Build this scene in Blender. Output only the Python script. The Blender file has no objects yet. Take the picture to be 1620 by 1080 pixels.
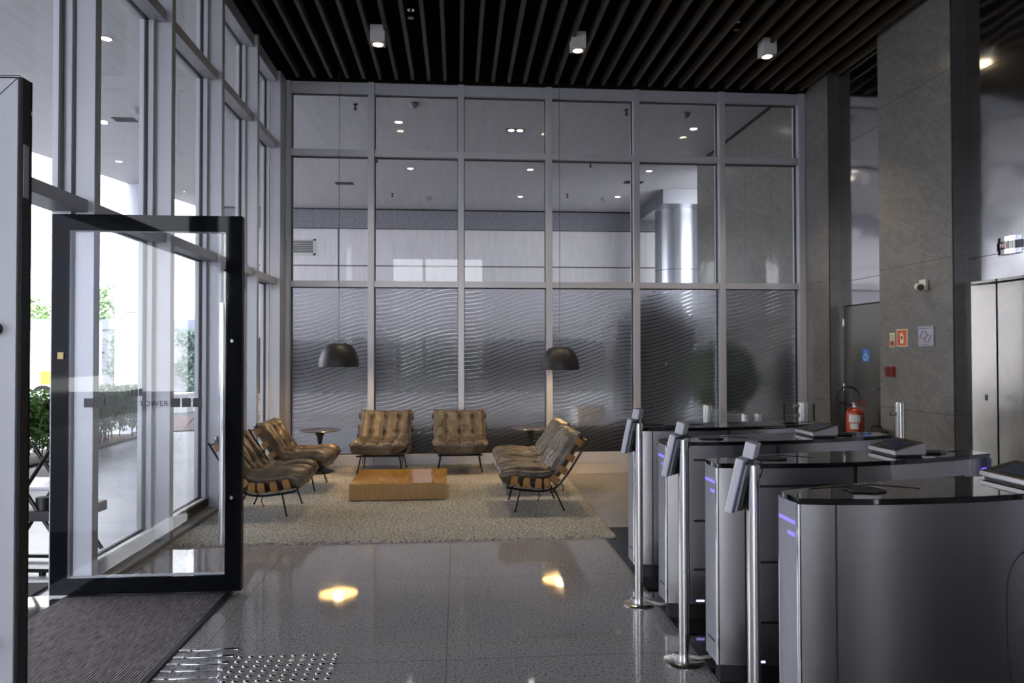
import bpy, math, random
from mathutils import Vector, Matrix, noise
random.seed(7)
PI = math.pi
SC = bpy.context.scene
COL = SC.collection

# ---------------------------------------------------------------- camera
cam_d = bpy.data.cameras.new('camera'); cam = bpy.data.objects.new('camera', cam_d); COL.objects.link(cam)
R0 = Vector((0.99706827, -0.07650037, -0.00159981))
R1 = Vector((-0.00041304, 0.01552650, -0.99987937))
R2 = Vector((0.07651598, 0.99694866, 0.01544939))
m3 = Matrix((R0, -R1, -R2)).transposed()
cam.matrix_world = Matrix.Translation((0, 0, 1.5)) @ m3.to_4x4()
cam_d.sensor_width = 36.0; cam_d.lens = 36.0 * 1127.77 / 1620.0
cam_d.clip_start = 0.05; cam_d.clip_end = 400
SC.camera = cam

# ---------------------------------------------------------------- world, sun, exposure
W = bpy.data.worlds.new('world'); SC.world = W; W.use_nodes = True
wn = W.node_tree.nodes; wl = W.node_tree.links
bg = wn['Background']
tc = wn.new('ShaderNodeTexCoord'); sep = wn.new('ShaderNodeSeparateXYZ'); rmp = wn.new('ShaderNodeValToRGB')
wl.new(tc.outputs['Generated'], sep.inputs[0]); wl.new(sep.outputs['Z'], rmp.inputs[0]); wl.new(rmp.outputs[0], bg.inputs[0])
rmp.color_ramp.elements[0].position = 0.0; rmp.color_ramp.elements[0].color = (0.965, 0.975, 1.0, 1)
rmp.color_ramp.elements[1].position = 0.7; rmp.color_ramp.elements[1].color = (0.86, 0.90, 0.98, 1)
bg.inputs[1].default_value = 2.3
sd = bpy.data.lights.new('sun', 'SUN'); sun = bpy.data.objects.new('sun', sd); COL.objects.link(sun)
sd.energy = 0.8; sd.angle = math.radians(1.0); sd.color = (1.0, 0.95, 0.88)
sun.rotation_euler = Vector((0.30, 0.20, -1.0)).to_track_quat('-Z', 'Y').to_euler()
SC.view_settings.view_transform = 'Standard'; SC.view_settings.look = 'None'
SC.view_settings.exposure = 2.05; SC.view_settings.gamma = 1.0; SC.view_settings.use_curve_mapping = False
SC.cycles.max_bounces = 10; SC.cycles.diffuse_bounces = 5; SC.cycles.glossy_bounces = 5
SC.cycles.transmission_bounces = 8; SC.cycles.transparent_max_bounces = 24
SC.cycles.caustics_reflective = False; SC.cycles.caustics_refractive = True
SC.cycles.sample_clamp_indirect = 6.0

# ---------------------------------------------------------------- materials
def srgb(r, g, b):
    f = lambda c: (c / 12.92 if c <= 0.04045 else ((c + 0.055) / 1.055) ** 2.4)
    return (f(r / 255), f(g / 255), f(b / 255), 1)
MATS = {}
def mat(name, color=(0.5, 0.5, 0.5, 1), rough=0.5, metal=0.0, spec=0.5, emit=None, es=0.0, coat=0.0):
    m = bpy.data.materials.new(name); m.use_nodes = True
    b = m.node_tree.nodes['Principled BSDF']
    b.inputs['Base Color'].default_value = color; b.inputs['Roughness'].default_value = rough
    b.inputs['Metallic'].default_value = metal; b.inputs['Specular IOR Level'].default_value = spec
    b.inputs['Coat Weight'].default_value = coat; b.inputs['Coat Roughness'].default_value = 0.05
    if emit: b.inputs['Emission Color'].default_value = emit; b.inputs['Emission Strength'].default_value = es
    MATS[name] = m
    return m
def N(m, t, **kw):
    n = m.node_tree.nodes.new(t)
    for k, v in kw.items():
        if hasattr(n, k): setattr(n, k, v)
    return n
def L(m, a, b): m.node_tree.links.new(a, b)
def B(m): return m.node_tree.nodes['Principled BSDF']
def coords(m, scale=(1, 1, 1), kind='Object'):
    t = N(m, 'ShaderNodeTexCoord'); mp = N(m, 'ShaderNodeMapping'); mp.inputs['Scale'].default_value = scale
    L(m, t.outputs[kind], mp.inputs['Vector']); return mp.outputs[0]
def worldpos(m, scale=(1, 1, 1), rot=(0, 0, 0)):
    g = N(m, 'ShaderNodeNewGeometry'); mp = N(m, 'ShaderNodeMapping'); mp.inputs['Scale'].default_value = scale
    mp.inputs['Rotation'].default_value = rot
    L(m, g.outputs['Position'], mp.inputs['Vector']); return mp.outputs[0]
def noise_n(m, vec, scale, detail=3, rough=0.5, dist=0.0):
    n = N(m, 'ShaderNodeTexNoise'); n.inputs['Scale'].default_value = scale; n.inputs['Detail'].default_value = detail
    n.inputs['Roughness'].default_value = rough; n.inputs['Distortion'].default_value = dist
    L(m, vec, n.inputs['Vector']); return n.outputs['Fac']
def ramp(m, fac, stops):
    r = N(m, 'ShaderNodeValToRGB'); e = r.color_ramp.elements
    while len(e) < len(stops): e.new(0.5)
    for k, (p, c) in enumerate(stops):
        e[k].position = p; e[k].color = c if len(c) == 4 else (*c, 1)
    L(m, fac, r.inputs[0]); return r.outputs[0]
def mixc(m, fac, a, b, mode='MIX'):
    n = N(m, 'ShaderNodeMix'); n.data_type = 'RGBA'; n.blend_type = mode
    for s, v in ((0, fac), (6, a), (7, b)):
        if hasattr(v, 'links'): L(m, v, n.inputs[s])
        else: n.inputs[s].default_value = v
    return n.outputs[2]
def math_n(m, op, a, b=0.0, c=None):
    n = N(m, 'ShaderNodeMath'); n.operation = op
    for k, v in enumerate((a, b) if c is None else (a, b, c)):
        if hasattr(v, 'links'): L(m, v, n.inputs[k])
        else: n.inputs[k].default_value = v
    return n.outputs[0]
def bump(m, h, strength=0.2, dist=0.01):
    n = N(m, 'ShaderNodeBump'); n.inputs['Strength'].default_value = strength; n.inputs['Distance'].default_value = dist
    L(m, h, n.inputs['Height']); L(m, n.outputs[0], B(m).inputs['Normal']); return n
def joints(m, vec_axis_period_off, width):
    """mask 1 on joint lines; list of (axis, period, offset) in world metres"""
    g = N(m, 'ShaderNodeNewGeometry'); s = N(m, 'ShaderNodeSeparateXYZ'); L(m, g.outputs['Position'], s.inputs[0])
    out = None
    for ax, per, off in vec_axis_period_off:
        v = math_n(m, 'SUBTRACT', s.outputs[ax], off)
        w = math_n(m, 'WRAP', v, per / 2, -per / 2)
        a = math_n(m, 'ABSOLUTE', w)
        k = math_n(m, 'LESS_THAN', a, width)
        out = k if out is None else math_n(m, 'MAXIMUM', out, k)
    return out

# polished speckled granite floor
m = mat('granite_floor', rough=0.12, spec=0.5)
v = worldpos(m)
sp1 = noise_n(m, v, 150, 2, 0.6); sp2 = noise_n(m, v, 62, 3, 0.65); big = noise_n(m, v, 1.3, 2)
c1 = ramp(m, sp1, [(0.36, srgb(106, 102, 102)), (0.47, srgb(150, 146, 146)), (0.6, srgb(174, 170, 169)), (0.7, srgb(198, 194, 191))])
c2 = ramp(m, sp2, [(0.36, (0.35, 0.35, 0.36)), (0.45, (1, 1, 1)), (0.6, (1, 1, 1)), (0.68, (1.35, 1.33, 1.3))])
c3 = ramp(m, big, [(0.3, (0.9, 0.9, 0.9)), (0.7, (1.04, 1.03, 1.02))])
c = mixc(m, 1.0, mixc(m, 1.0, c1, c2, 'MULTIPLY'), c3, 'MULTIPLY')
j = joints(m, [(0, 1.232, -0.053), (1, 1.27, 3.52)], 0.0022)
c = mixc(m, j, c, srgb(40, 38, 38)); L(m, c, B(m).inputs['Base Color'])
rr = ramp(m, noise_n(m, v, 5, 4), [(0.3, (0.035,) * 3), (0.7, (0.07,) * 3)]); L(m, mixc(m, j, rr, (0.6, 0.6, 0.6, 1)), B(m).inputs['Roughness'])
# black polished granite
m = mat('black_granite', srgb(26, 26, 29), rough=0.08)
v = worldpos(m)
L(m, mixc(m, joints(m, [(0, 1.2, 1.19), (1, 0.9, 3.0)], 0.002), ramp(m, noise_n(m, v, 180, 3), [(0.35, srgb(16, 16, 18)), (0.7, srgb(40, 40, 44))]), (0.002, 0.002, 0.002, 1)), B(m).inputs['Base Color'])
# grey slate-like stone wall
def stone(name, lo, hi, rough):
    m = mat(name, rough=rough, spec=0.4)
    v = worldpos(m); v0 = worldpos(m, (1, 1, 1), (-0.55, 0, 0))
    mp2 = N(m, 'ShaderNodeMapping'); mp2.inputs['Scale'].default_value = (1, 0.7, 2.0); L(m, v0, mp2.inputs['Vector']); vr = mp2.outputs[0]
    a = noise_n(m, v, 170, 3, 0.7); b = noise_n(m, vr, 1.6, 6, 0.62, 1.2); d = noise_n(m, vr, 5.5, 5, 0.6, 2.2)
    base = ramp(m, a, [(0.25, lo), (0.75, hi)])
    vein = ramp(m, b, [(0.3, (0.80, 0.80, 0.80)), (0.48, (1, 1, 1)), (0.52, (0.88, 0.88, 0.88)), (0.58, (1.02, 1.02, 1.0)), (0.75, (1.08, 1.07, 1.05))])
    v2 = ramp(m, d, [(0.40, (1, 1, 1)), (0.47, (0.87, 0.87, 0.87)), (0.5, (1, 1, 1)), (0.8, (1.06, 1.05, 1.03))])
    c = mixc(m, 1.0, mixc(m, 1.0, base, vein, 'MULTIPLY'), v2, 'MULTIPLY')
    L(m, c, B(m).inputs['Base Color'])
    bump(m, a, 0.06, 0.002)
    return m
stone('grey_stone', srgb(86, 84, 82), srgb(142, 140, 136), 0.22)
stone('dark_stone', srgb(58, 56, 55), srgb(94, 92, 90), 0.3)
mat('joint_black', (0.004, 0.004, 0.004, 1), 0.6)
# aluminium, steel
mat('aluminium', srgb(180, 181, 188), rough=0.42, metal=0.35)
mat('white_aluminium', srgb(194, 195, 202), rough=0.4, metal=0.15)
mat('gasket', (0.006, 0.006, 0.007, 1), 0.5)
def brushed(name, color, rough, wave=0.0, axis='z', aniso=0.0):
    m = mat(name, color, rough, 1.0)
    sc = {'z': (1, 1, 60), 'h': (60, 60, 1)}[axis]
    v = worldpos(m, sc)
    n = noise_n(m, v, 16, 2, 0.5)
    L(m, ramp(m, n, [(0.3, (rough - 0.004,) * 3), (0.7, (rough + 0.004,) * 3)]), B(m).inputs['Roughness'])
    if wave:
        w = noise_n(m, worldpos(m, (1, 0.9, 1.6)), 1.4, 1, 0.4, 0.4); bump(m, w, wave, 0.05)
    B(m).inputs['Anisotropic'].default_value = aniso
    return m
brushed('wall_steel', srgb(232, 231, 230), 0.10, 0.16, 'h')
brushed('door_steel', srgb(172, 167, 158), 0.27, 0.06, 'h')
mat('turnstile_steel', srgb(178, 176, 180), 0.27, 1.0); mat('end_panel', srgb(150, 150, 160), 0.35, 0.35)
mat('pole_steel', srgb(205, 203, 200), 0.24, 1.0)
mat('chrome', srgb(215, 215, 215), 0.07, 1.0)
mat('black_glass', (0.004, 0.004, 0.005, 1), 0.03, spec=0.6, coat=0.4)
mat('black_plastic', srgb(22, 22, 24), 0.4)
mat('black_frit', (0.006, 0.007, 0.009, 1), 0.04, spec=0.14)
mat('grey_plastic', srgb(150, 150, 155), 0.4)
mat('pale_plastic', srgb(188, 187, 194), 0.42)
mat('white_cable', srgb(205, 200, 190), 0.5)
mat('screen_grey', srgb(60, 66, 84), 0.15)
mat('console_silver', srgb(176, 174, 176), 0.35, 0.5); mat('bronze_face', srgb(120, 104, 72), 0.3, 0.8)
mat('matt_black_metal', srgb(26, 26, 27), 0.5, 0.1)
mat('lamp_inside', srgb(225, 190, 120), 0.5, emit=(1.0, 0.72, 0.30, 1), es=2.0)  # emission stands in for the bulb's light on the shade lining
mat('bulb', (1, 1, 1, 1), 0.5, emit=(1.0, 0.74, 0.38, 1), es=2.6)
mat('downlight_glow', (1, 1, 1, 1), 0.5, emit=(1.0, 0.78, 0.48, 1), es=9)
mat('soffit_glow', (1, 1, 1, 1), 0.5, emit=(1.0, 0.92, 0.75, 1), es=4)
mat('blue_led', (0.2, 0.2, 1, 1), 0.4, emit=(0.12, 0.08, 0.9, 1), es=0.45)
mat('violet_led', (0.5, 0.45, 0.9, 1), 0.4, emit=(0.5, 0.42, 1.0, 1), es=0.8)
mat('white_paint', srgb(215, 214, 212), 0.5)
mat('lamp_box', srgb(200, 198, 196), 0.5)
mat('void_black', (0.002, 0.002, 0.002, 1), 0.9, spec=0.1)
m = mat('slat_wood', srgb(82, 70, 56), 0.55)
L(m, ramp(m, noise_n(m, worldpos(m, (30, 0.6, 30)), 3, 3), [(0.3, srgb(52, 43, 34)), (0.7, srgb(68, 57, 45))]), B(m).inputs['Base Color'])
# leather
m = mat('leather', rough=0.36, spec=0.5)
v = coords(m); a = noise_n(m, v, 5, 5, 0.62, 0.5); b = noise_n(m, v, 34, 4, 0.65, 0.6); d = noise_n(m, v, 150, 2)
c = ramp(m, a, [(0.28, srgb(54, 45, 37)), (0.5, srgb(88, 77, 65)), (0.74, srgb(124, 113, 98))])
c = mixc(m, 0.55, c, ramp(m, b, [(0.35, (0.45, 0.42, 0.40)), (0.55, (1, 1, 1)), (0.75, (1.2, 1.18, 1.12))]), 'MULTIPLY')
L(m, c, B(m).inputs['Base Color']); L(m, ramp(m, b, [(0.3, (0.32,) * 3), (0.7, (0.46,) * 3)]), B(m).inputs['Roughness'])
bump(m, math_n(m, 'ADD', math_n(m, 'MULTIPLY', b, 1.0), math_n(m, 'MULTIPLY', d, 0.25)), 0.5, 0.006)
m = mat('rib_wood', rough=0.35)
L(m, ramp(m, noise_n(m, coords(m, (1, 18, 18)), 4, 4), [(0.3, srgb(138, 98, 56)), (0.7, srgb(178, 136, 86))]), B(m).inputs['Base Color'])
mat('rib_edge', srgb(28, 22, 18), 0.5)
mat('chair_steel', srgb(24, 24, 26), 0.35, 0.6)
# coffee table veneer
m = mat('table_top_veneer', rough=0.07, spec=0.5, coat=0.6)
v = coords(m); a = noise_n(m, v, 9, 6, 0.7, 1.6)
L(m, ramp(m, a, [(0.3, srgb(152, 106, 44)), (0.5, srgb(182, 134, 62)), (0.7, srgb(202, 156, 84))]), B(m).inputs['Base Color'])
m = mat('table_side_veneer', rough=0.3)
v = coords(m, (40, 40, 1.2)); a = noise_n(m, v, 3, 4, 0.6)
L(m, ramp(m, a, [(0.3, srgb(138, 100, 50)), (0.55, srgb(156, 117, 62)), (0.75, srgb(170, 131, 74))]), B(m).inputs['Base Color'])
m = mat('dark_marble', rough=0.1)
L(m, ramp(m, noise_n(m, coords(m), 14, 5, 0.7, 1.5), [(0.35, srgb(48, 46, 52)), (0.6, srgb(92, 88, 96)), (0.75, srgb(150, 145, 150))]), B(m).inputs['Base Color'])
# rug, mats
m = mat('shag_wool', rough=0.95, spec=0.1)
v = worldpos(m); a = noise_n(m, v, 48, 4, 0.7); b = noise_n(m, v, 2.2, 3)
c = mixc(m, 1.0, ramp(m, a, [(0.32, srgb(82, 80, 75)), (0.48, srgb(160, 157, 150)), (0.68, srgb(214, 211, 204))]), ramp(m, b, [(0.3, (0.86, 0.86, 0.86)), (0.7, (1.05, 1.05, 1.03))]), 'MULTIPLY')
L(m, c, B(m).inputs['Base Color']); bump(m, a, 0.9, 0.02)
m = mat('ribbed_carpet', rough=0.95, spec=0.1)
v = worldpos(m); a = noise_n(m, worldpos(m, (1, 0.12, 1)), 120, 3, 0.7)
g = N(m, 'ShaderNodeNewGeometry'); s = N(m, 'ShaderNodeSeparateXYZ'); L(m, g.outputs['Position'], s.inputs[0])
st = math_n(m, 'SINE', math_n(m, 'MULTIPLY', s.outputs[0], 2 * PI / 0.014))
c = mixc(m, 1.0, ramp(m, a, [(0.3, srgb(84, 78, 82)), (0.7, srgb(168, 160, 165))]), ramp(m, math_n(m, 'MULTIPLY_ADD', st, 0.5, 0.5), [(0.0, (0.7, 0.7, 0.7)), (0.5, (1, 1, 1))]), 'MULTIPLY')
L(m, c, B(m).inputs['Base Color']); bump(m, math_n(m, 'ADD', st, a), 0.5, 0.004)
mat('rubber', srgb(38, 37, 40), 0.45)
mat('scraper_mat', srgb(60, 60, 66), 0.9)
# outside
m = mat('soffit_paint', rough=0.55)
L(m, ramp(m, noise_n(m, worldpos(m, (6, 0.25, 1)), 2.5, 3), [(0.3, srgb(190, 188, 190)), (0.7, srgb(200, 198, 200))]), B(m).inputs['Base Color'])
m = mat('paving', rough=0.35)
v = worldpos(m)
c = mixc(m, joints(m, [(0, 1.9, -2.6), (1, 1.25, 5.4)], 0.006), ramp(m, noise_n(m, v, 1.6, 5, 0.6), [(0.3, srgb(140, 142, 150)), (0.7, srgb(168, 169, 176))]), srgb(112, 112, 120))
L(m, c, B(m).inputs['Base Color'])
m = mat('concrete_cladding', rough=0.5)
c = mixc(m, joints(m, [(0, 9.0, -3.15), (2, 9.0, 3.815)], 0.016), ramp(m, noise_n(m, worldpos(m, (3, 3, 0.4)), 4, 4, 0.6), [(0.3, srgb(222, 219, 222)), (0.7, srgb(236, 233, 236))]), srgb(80, 80, 84))
L(m, c, B(m).inputs['Base Color'])
m = mat('grey_band', rough=0.6)
L(m, ramp(m, noise_n(m, worldpos(m), 16, 4, 0.7), [(0.3, srgb(118, 117, 126)), (0.7, srgb(148, 147, 156))]), B(m).inputs['Base Color'])
m = mat('garden_wall_paint', rough=0.7)
L(m, ramp(m, noise_n(m, worldpos(m, (1, 1, 0.5)), 2.5, 5, 0.65), [(0.3, srgb(150, 150, 156)), (0.7, srgb(196, 196, 202))]), B(m).inputs['Base Color'])
mat('coping', srgb(128, 132, 150), 0.6)
m = mat('column_panel', srgb(206, 208, 218), 0.32, 0.3)
m = mat('column_metal', srgb(160, 162, 168), 0.3, 0.85)
mat('gravel', srgb(120, 104, 100), 0.95)
L(MATS['gravel'], ramp(MATS['gravel'], noise_n(MATS['gravel'], worldpos(MATS['gravel']), 26, 4, 0.8), [(0.3, srgb(74, 60, 58)), (0.5, srgb(136, 116, 110)), (0.72, srgb(186, 172, 164))]), B(MATS['gravel']).inputs['Base Color'])
mat('white_render', srgb(228, 228, 226), 0.7)
mat('cream_render', srgb(226, 220, 190), 0.7)
mat('building_glass', srgb(176, 182, 194), 0.3)
mat('soil', srgb(70, 52, 42), 0.9)
mat('planter_black', srgb(12, 12, 14), 0.4)
mat('equipment_grey', srgb(150, 152, 154), 0.5)
mat('asphalt', srgb(104, 104, 108), 0.9)
mat('yellow_panel', srgb(240, 214, 70), 0.5)
mat('tyre', srgb(25, 25, 26), 0.8)
def leaf_mat(name, lo, mid, hi, rough=0.35):
    m = mat(name, rough=rough)
    v = worldpos(m); a = noise_n(m, v, 22, 3, 0.7)
    L(m, ramp(m, a, [(0.3, lo), (0.5, mid), (0.7, hi)]), B(m).inputs['Base Color'])
    B(m).inputs['Subsurface Weight'].default_value = 0.0
leaf_mat('hedge_leaf', srgb(44, 84, 32), srgb(92, 142, 60), srgb(158, 196, 110), 0.28)
leaf_mat('climber_leaf', srgb(34, 54, 46), srgb(62, 88, 76), srgb(104, 128, 110), 0.5)
leaf_mat('tree_leaf', srgb(86, 118, 76), srgb(128, 158, 104), srgb(170, 190, 132), 0.5)
leaf_mat('shrub_leaf', srgb(20, 40, 16), srgb(44, 82, 24), srgb(88, 132, 44))
leaf_mat('dark_leaf', srgb(10, 16, 14), srgb(22, 30, 26), srgb(38, 48, 40), 0.6)
leaf_mat('yucca_leaf', srgb(70, 86, 74), srgb(112, 128, 112), srgb(160, 172, 152), 0.4)
mat('bark', srgb(74, 60, 50), 0.9)
# signs
mat('sign_red', srgb(206, 84, 40), 0.4); mat('sign_cream', srgb(226, 216, 186), 0.4); mat('sign_blue', srgb(62, 120, 206), 0.35)
mat('sign_white', srgb(225, 232, 240), 0.4); mat('sign_silver', srgb(166, 168, 184), 0.35, 0.3); mat('sign_line', srgb(140, 56, 58), 0.4)
mat('sign_dark', srgb(44, 44, 50), 0.4); mat('alarm_red', srgb(150, 34, 24), 0.35); mat('alarm_dark', srgb(70, 12, 10), 0.35)
mat('extinguisher_red', srgb(168, 60, 36), 0.25); mat('label_paper', srgb(206, 208, 206), 0.5); mat('label_green', srgb(70, 92, 66), 0.5)
mat('bag_black', srgb(26, 27, 31), 0.5); mat('cream_plastic', srgb(208, 204, 190), 0.45); mat('decal_grey', srgb(52, 53, 58), 0.5)
mat('display_red', srgb(200, 160, 168), 0.4, emit=(0.9, 0.6, 0.65, 1), es=0.12)

def glass_mat(name, tint=(0.95, 0.96, 0.97, 1), refl=1.0):
    m = bpy.data.materials.new(name); m.use_nodes = True; nt = m.node_tree; nt.nodes.clear()
    o = N(m, 'ShaderNodeOutputMaterial'); t = N(m, 'ShaderNodeBsdfTransparent'); g = N(m, 'ShaderNodeBsdfGlossy')
    t.inputs[0].default_value = tint; g.inputs['Roughness'].default_value = 0.0; g.inputs[0].default_value = (refl, refl, refl, 1)
    f = N(m, 'ShaderNodeFresnel'); gm = N(m, 'ShaderNodeNewGeometry')
    L(m, math_n(m, 'MULTIPLY_ADD', gm.outputs['Backfacing'], 1 / 1.33 - 1.33, 1.33), f.inputs[0])   # same thin-pane reflection from both faces
    mx = N(m, 'ShaderNodeMixShader'); L(m, f.outputs[0], mx.inputs[0]); L(m, t.outputs[0], mx.inputs[1]); L(m, g.outputs[0], mx.inputs[2])
    L(m, mx.outputs[0], o.inputs[0]); MATS[name] = m; return m
glass_mat('clear_glass'); glass_mat('rail_glass', (0.86, 0.90, 0.90, 1))
# frosted film with clear wavy lines
m = glass_mat('frosted_glass')
nt = m.node_tree; out = [n for n in nt.nodes if n.type == 'OUTPUT_MATERIAL'][0]; clear = [n for n in nt.nodes if n.type == 'MIX_SHADER'][0]
rf = N(m, 'ShaderNodeBsdfRefraction'); rf.inputs['IOR'].default_value = 1.22; rf.inputs['Roughness'].default_value = 0.5; rf.inputs[0].default_value = (0.80, 0.81, 0.84, 1)
df = N(m, 'ShaderNodeBsdfTranslucent'); df.inputs[0].default_value = (0.8, 0.82, 0.86, 1)
dd = N(m, 'ShaderNodeBsdfDiffuse'); dd.inputs[0].default_value = (0.7, 0.71, 0.74, 1)
mA = N(m, 'ShaderNodeMixShader'); mA.inputs[0].default_value = 0.06; L(m, rf.outputs[0], mA.inputs[1]); L(m, df.outputs[0], mA.inputs[2])
mB = N(m, 'ShaderNodeMixShader'); mB.inputs[0].default_value = 0.025; L(m, mA.outputs[0], mB.inputs[1]); L(m, dd.outputs[0], mB.inputs[2])
tco = N(m, 'ShaderNodeTexCoord'); sx = N(m, 'ShaderNodeSeparateXYZ'); L(m, tco.outputs['Object'], sx.inputs[0])
u = math_n(m, 'DIVIDE', sx.outputs[0], 1.10)
cs = math_n(m, 'COSINE', math_n(m, 'MULTIPLY', u, PI))
zz = math_n(m, 'ADD', sx.outputs[2], math_n(m, 'MULTIPLY', cs, 0.135))
band = math_n(m, 'FRACT', math_n(m, 'DIVIDE', zz, 0.0552))
nz = noise_n(m, coords(m, (1, 1, 1.0)), 1.7, 2)
wid = math_n(m, 'MULTIPLY_ADD', nz, 0.32, -0.02)
mask = math_n(m, 'LESS_THAN', band, wid)
mC = N(m, 'ShaderNodeMixShader'); L(m, mask, mC.inputs[0]); L(m, mB.outputs[0], mC.inputs[1]); L(m, clear.outputs[0], mC.inputs[2])
L(m, mC.outputs[0], out.inputs[0])

# ---------------------------------------------------------------- geometry helpers
class MB:
    def __init__(s): s.v = []; s.f = []; s.mi = []
    def face(s, pts, m=0):
        i = len(s.v); s.v += [tuple(p) for p in pts]; s.f.append(tuple(range(i, i + len(pts)))); s.mi.append(m)
    def box(s, x0, x1, y0, y1, z0, z1, m=0):
        x0, x1 = min(x0, x1), max(x0, x1); y0, y1 = min(y0, y1), max(y0, y1); z0, z1 = min(z0, z1), max(z0, z1)
        i = len(s.v)
        s.v += [(x0, y0, z0), (x1, y0, z0), (x1, y1, z0), (x0, y1, z0), (x0, y0, z1), (x1, y0, z1), (x1, y1, z1), (x0, y1, z1)]
        for q in ((0, 3, 2, 1), (4, 5, 6, 7), (0, 1, 5, 4), (1, 2, 6, 5), (2, 3, 7, 6), (3, 0, 4, 7)):
            s.f.append(tuple(i + k for k in q)); s.mi.append(m)
        return s
    def prism(s, poly, z0, z1, m=0, axis='z'):
        """poly: ccw list of 2d points; axis z: (x,y) extruded in z; y: (x,z) extruded y; x: (y,z) extruded x"""
        T = {'z': lambda p, h: (p[0], p[1], h), 'y': lambda p, h: (p[0], h, p[1]), 'x': lambda p, h: (h, p[0], p[1])}[axis]
        n = len(poly); i = len(s.v)
        s.v += [T(p, z0) for p in poly] + [T(p, z1) for p in poly]
        s.f.append(tuple(i + k for k in reversed(range(n)))); s.mi.append(m)
        s.f.append(tuple(i + n + k for k in range(n))); s.mi.append(m)
        for k in range(n):
            k2 = (k + 1) % n; s.f.append((i + k, i + k2, i + n + k2, i + n + k)); s.mi.append(m)
        return s
    def tube(s, pts, r, n=8, m=0, closed=False):
        pts = [Vector(p) for p in pts]; rs = r if isinstance(r, (list, tuple)) else [r] * len(pts)
        i0 = len(s.v); K = len(pts); up = None
        for k, p in enumerate(pts):
            if closed: t = (pts[(k + 1) % K] - pts[k - 1])
            else: t = (pts[min(k + 1, K - 1)] - pts[max(k - 1, 0)])
            t.normalize()
            if up is None:
                up = Vector((0, 0, 1)) if abs(t.z) < 0.9 else Vector((1, 0, 0))
            a = t.cross(up); a.normalize(); b = a.cross(t); b.normalize(); up = b
            for q in range(n):
                w = 2 * PI * q / n; s.v.append(tuple(p + (a * math.cos(w) + b * math.sin(w)) * rs[k]))
        for k in range(K if closed else K - 1):
            k2 = (k + 1) % K
            for q in range(n):
                q2 = (q + 1) % n
                s.f.append((i0 + k * n + q, i0 + k * n + q2, i0 + k2 * n + q2, i0 + k2 * n + q)); s.mi.append(m)
        if not closed:
            s.f.append(tuple(i0 + q for q in reversed(range(n)))); s.mi.append(m)
            s.f.append(tuple(i0 + (K - 1) * n + q for q in range(n))); s.mi.append(m)
        return s
    def lathe(s, prof, c=(0, 0, 0), n=32, m=0, close=True):
        i0 = len(s.v)
        for (r, z) in prof:
            for q in range(n):
                w = 2 * PI * q / n; s.v.append((c[0] + r * math.cos(w), c[1] + r * math.sin(w), c[2] + z))
        K = len(prof)
        for k in range(K - 1):
            for q in range(n):
                q2 = (q + 1) % n
                s.f.append((i0 + k * n + q, i0 + k * n + q2, i0 + (k + 1) * n + q2, i0 + (k + 1) * n + q)); s.mi.append(m)
        if close:
            s.f.append(tuple(i0 + q for q in reversed(range(n)))); s.mi.append(m)
            s.f.append(tuple(i0 + (K - 1) * n + q for q in range(n))); s.mi.append(m)
        return s
    def build(s, name, mats, parent=None, smooth=False, bevel=0.0, loc=None, seg=2):
        me = bpy.data.meshes.new(name); me.from_pydata(s.v, [], s.f)
        for mm in (mats if isinstance(mats, (list, tuple)) else [mats]): me.materials.append(MATS[mm])
        me.polygons.foreach_set('material_index', s.mi)
        if smooth:
            me.polygons.foreach_set('use_smooth', [True] * len(s.f))
            if smooth != 'all': me.set_sharp_from_angle(angle=math.radians(40))
        me.update()
        o = bpy.data.objects.new(name, me); COL.objects.link(o)
        if parent: o.parent = parent
        if loc: o.location = loc
        if bevel:
            b = o.modifiers.new('bevel', 'BEVEL'); b.width = bevel; b.segments = seg; b.limit_method = 'ANGLE'; b.angle_limit = math.radians(40)
        return o
def tag(o, label=None, cat=None, group=None, kind=None):
    if label: o['label'] = label
    if cat: o['category'] = cat
    if group: o['group'] = group
    if kind: o['kind'] = kind
    return o
def thing(name, label, cat, loc=(0, 0, 0), rz=0, group=None, kind=None):
    o = bpy.data.objects.new(name, None); COL.objects.link(o); o.location = loc; o.rotation_euler = (0, 0, rz); o.empty_display_size = 0.1
    return tag(o, label, cat, group, kind)
def struct(o): o['kind'] = 'structure'; return o
def copy_tree(o, parent=None):
    c = o.copy(); COL.objects.link(c)
    if parent: c.parent = parent
    for ch in [x for x in bpy.data.objects if x.parent == o]: copy_tree(ch, c)
    return c
def bx(name, a, mats, parent=None, bevel=0.0): return MB().box(*a).build(name, mats, parent, bevel=bevel)

# ================================================================ THE SETTING
XS, XR, XE = 4.86, 5.01, 5.295      # stone face, steel recess, elevator door plane
YB = 9.6                            # inner face of the back mullions
ZC = 5.12                           # underside of slats
# floor
struct(MB().box(-2.46, 5.4, -6.5, 9.86, -0.12, 0.0).build('floor', 'granite_floor'))
f2 = MB(); f2.box(1.19, 5.4, -1.0, 6.05, 0.0, 0.0015); struct(f2.build('floor_lane', 'black_granite'))
# ceiling: black void, slats below it
ce = struct(MB().box(-2.5, 5.6, -6.5, 9.9, 6.0, 6.15).build('ceiling', 'void_black'))
sl = MB()
for k in range(-10, 24):
    x = 0.052 + k * 0.2135
    sl.box(x - 0.021, x + 0.021, -6.4, 9.5, ZC, ZC + 0.10)
sl.build('slat_grille', 'slat_wood', ce)
bl = MB(); bl.box(-2.5, -2.2, -6.5, 9.7, ZC, 6.0); bl.box(-2.5, 5.6, 9.52, 9.9, ZC + 0.002, 6.0); bl.box(4.80, 5.6, -6.5, 9.6, ZC + 0.12, 6.0)
bl.build('edge_trim', 'void_black', ce)

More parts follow.
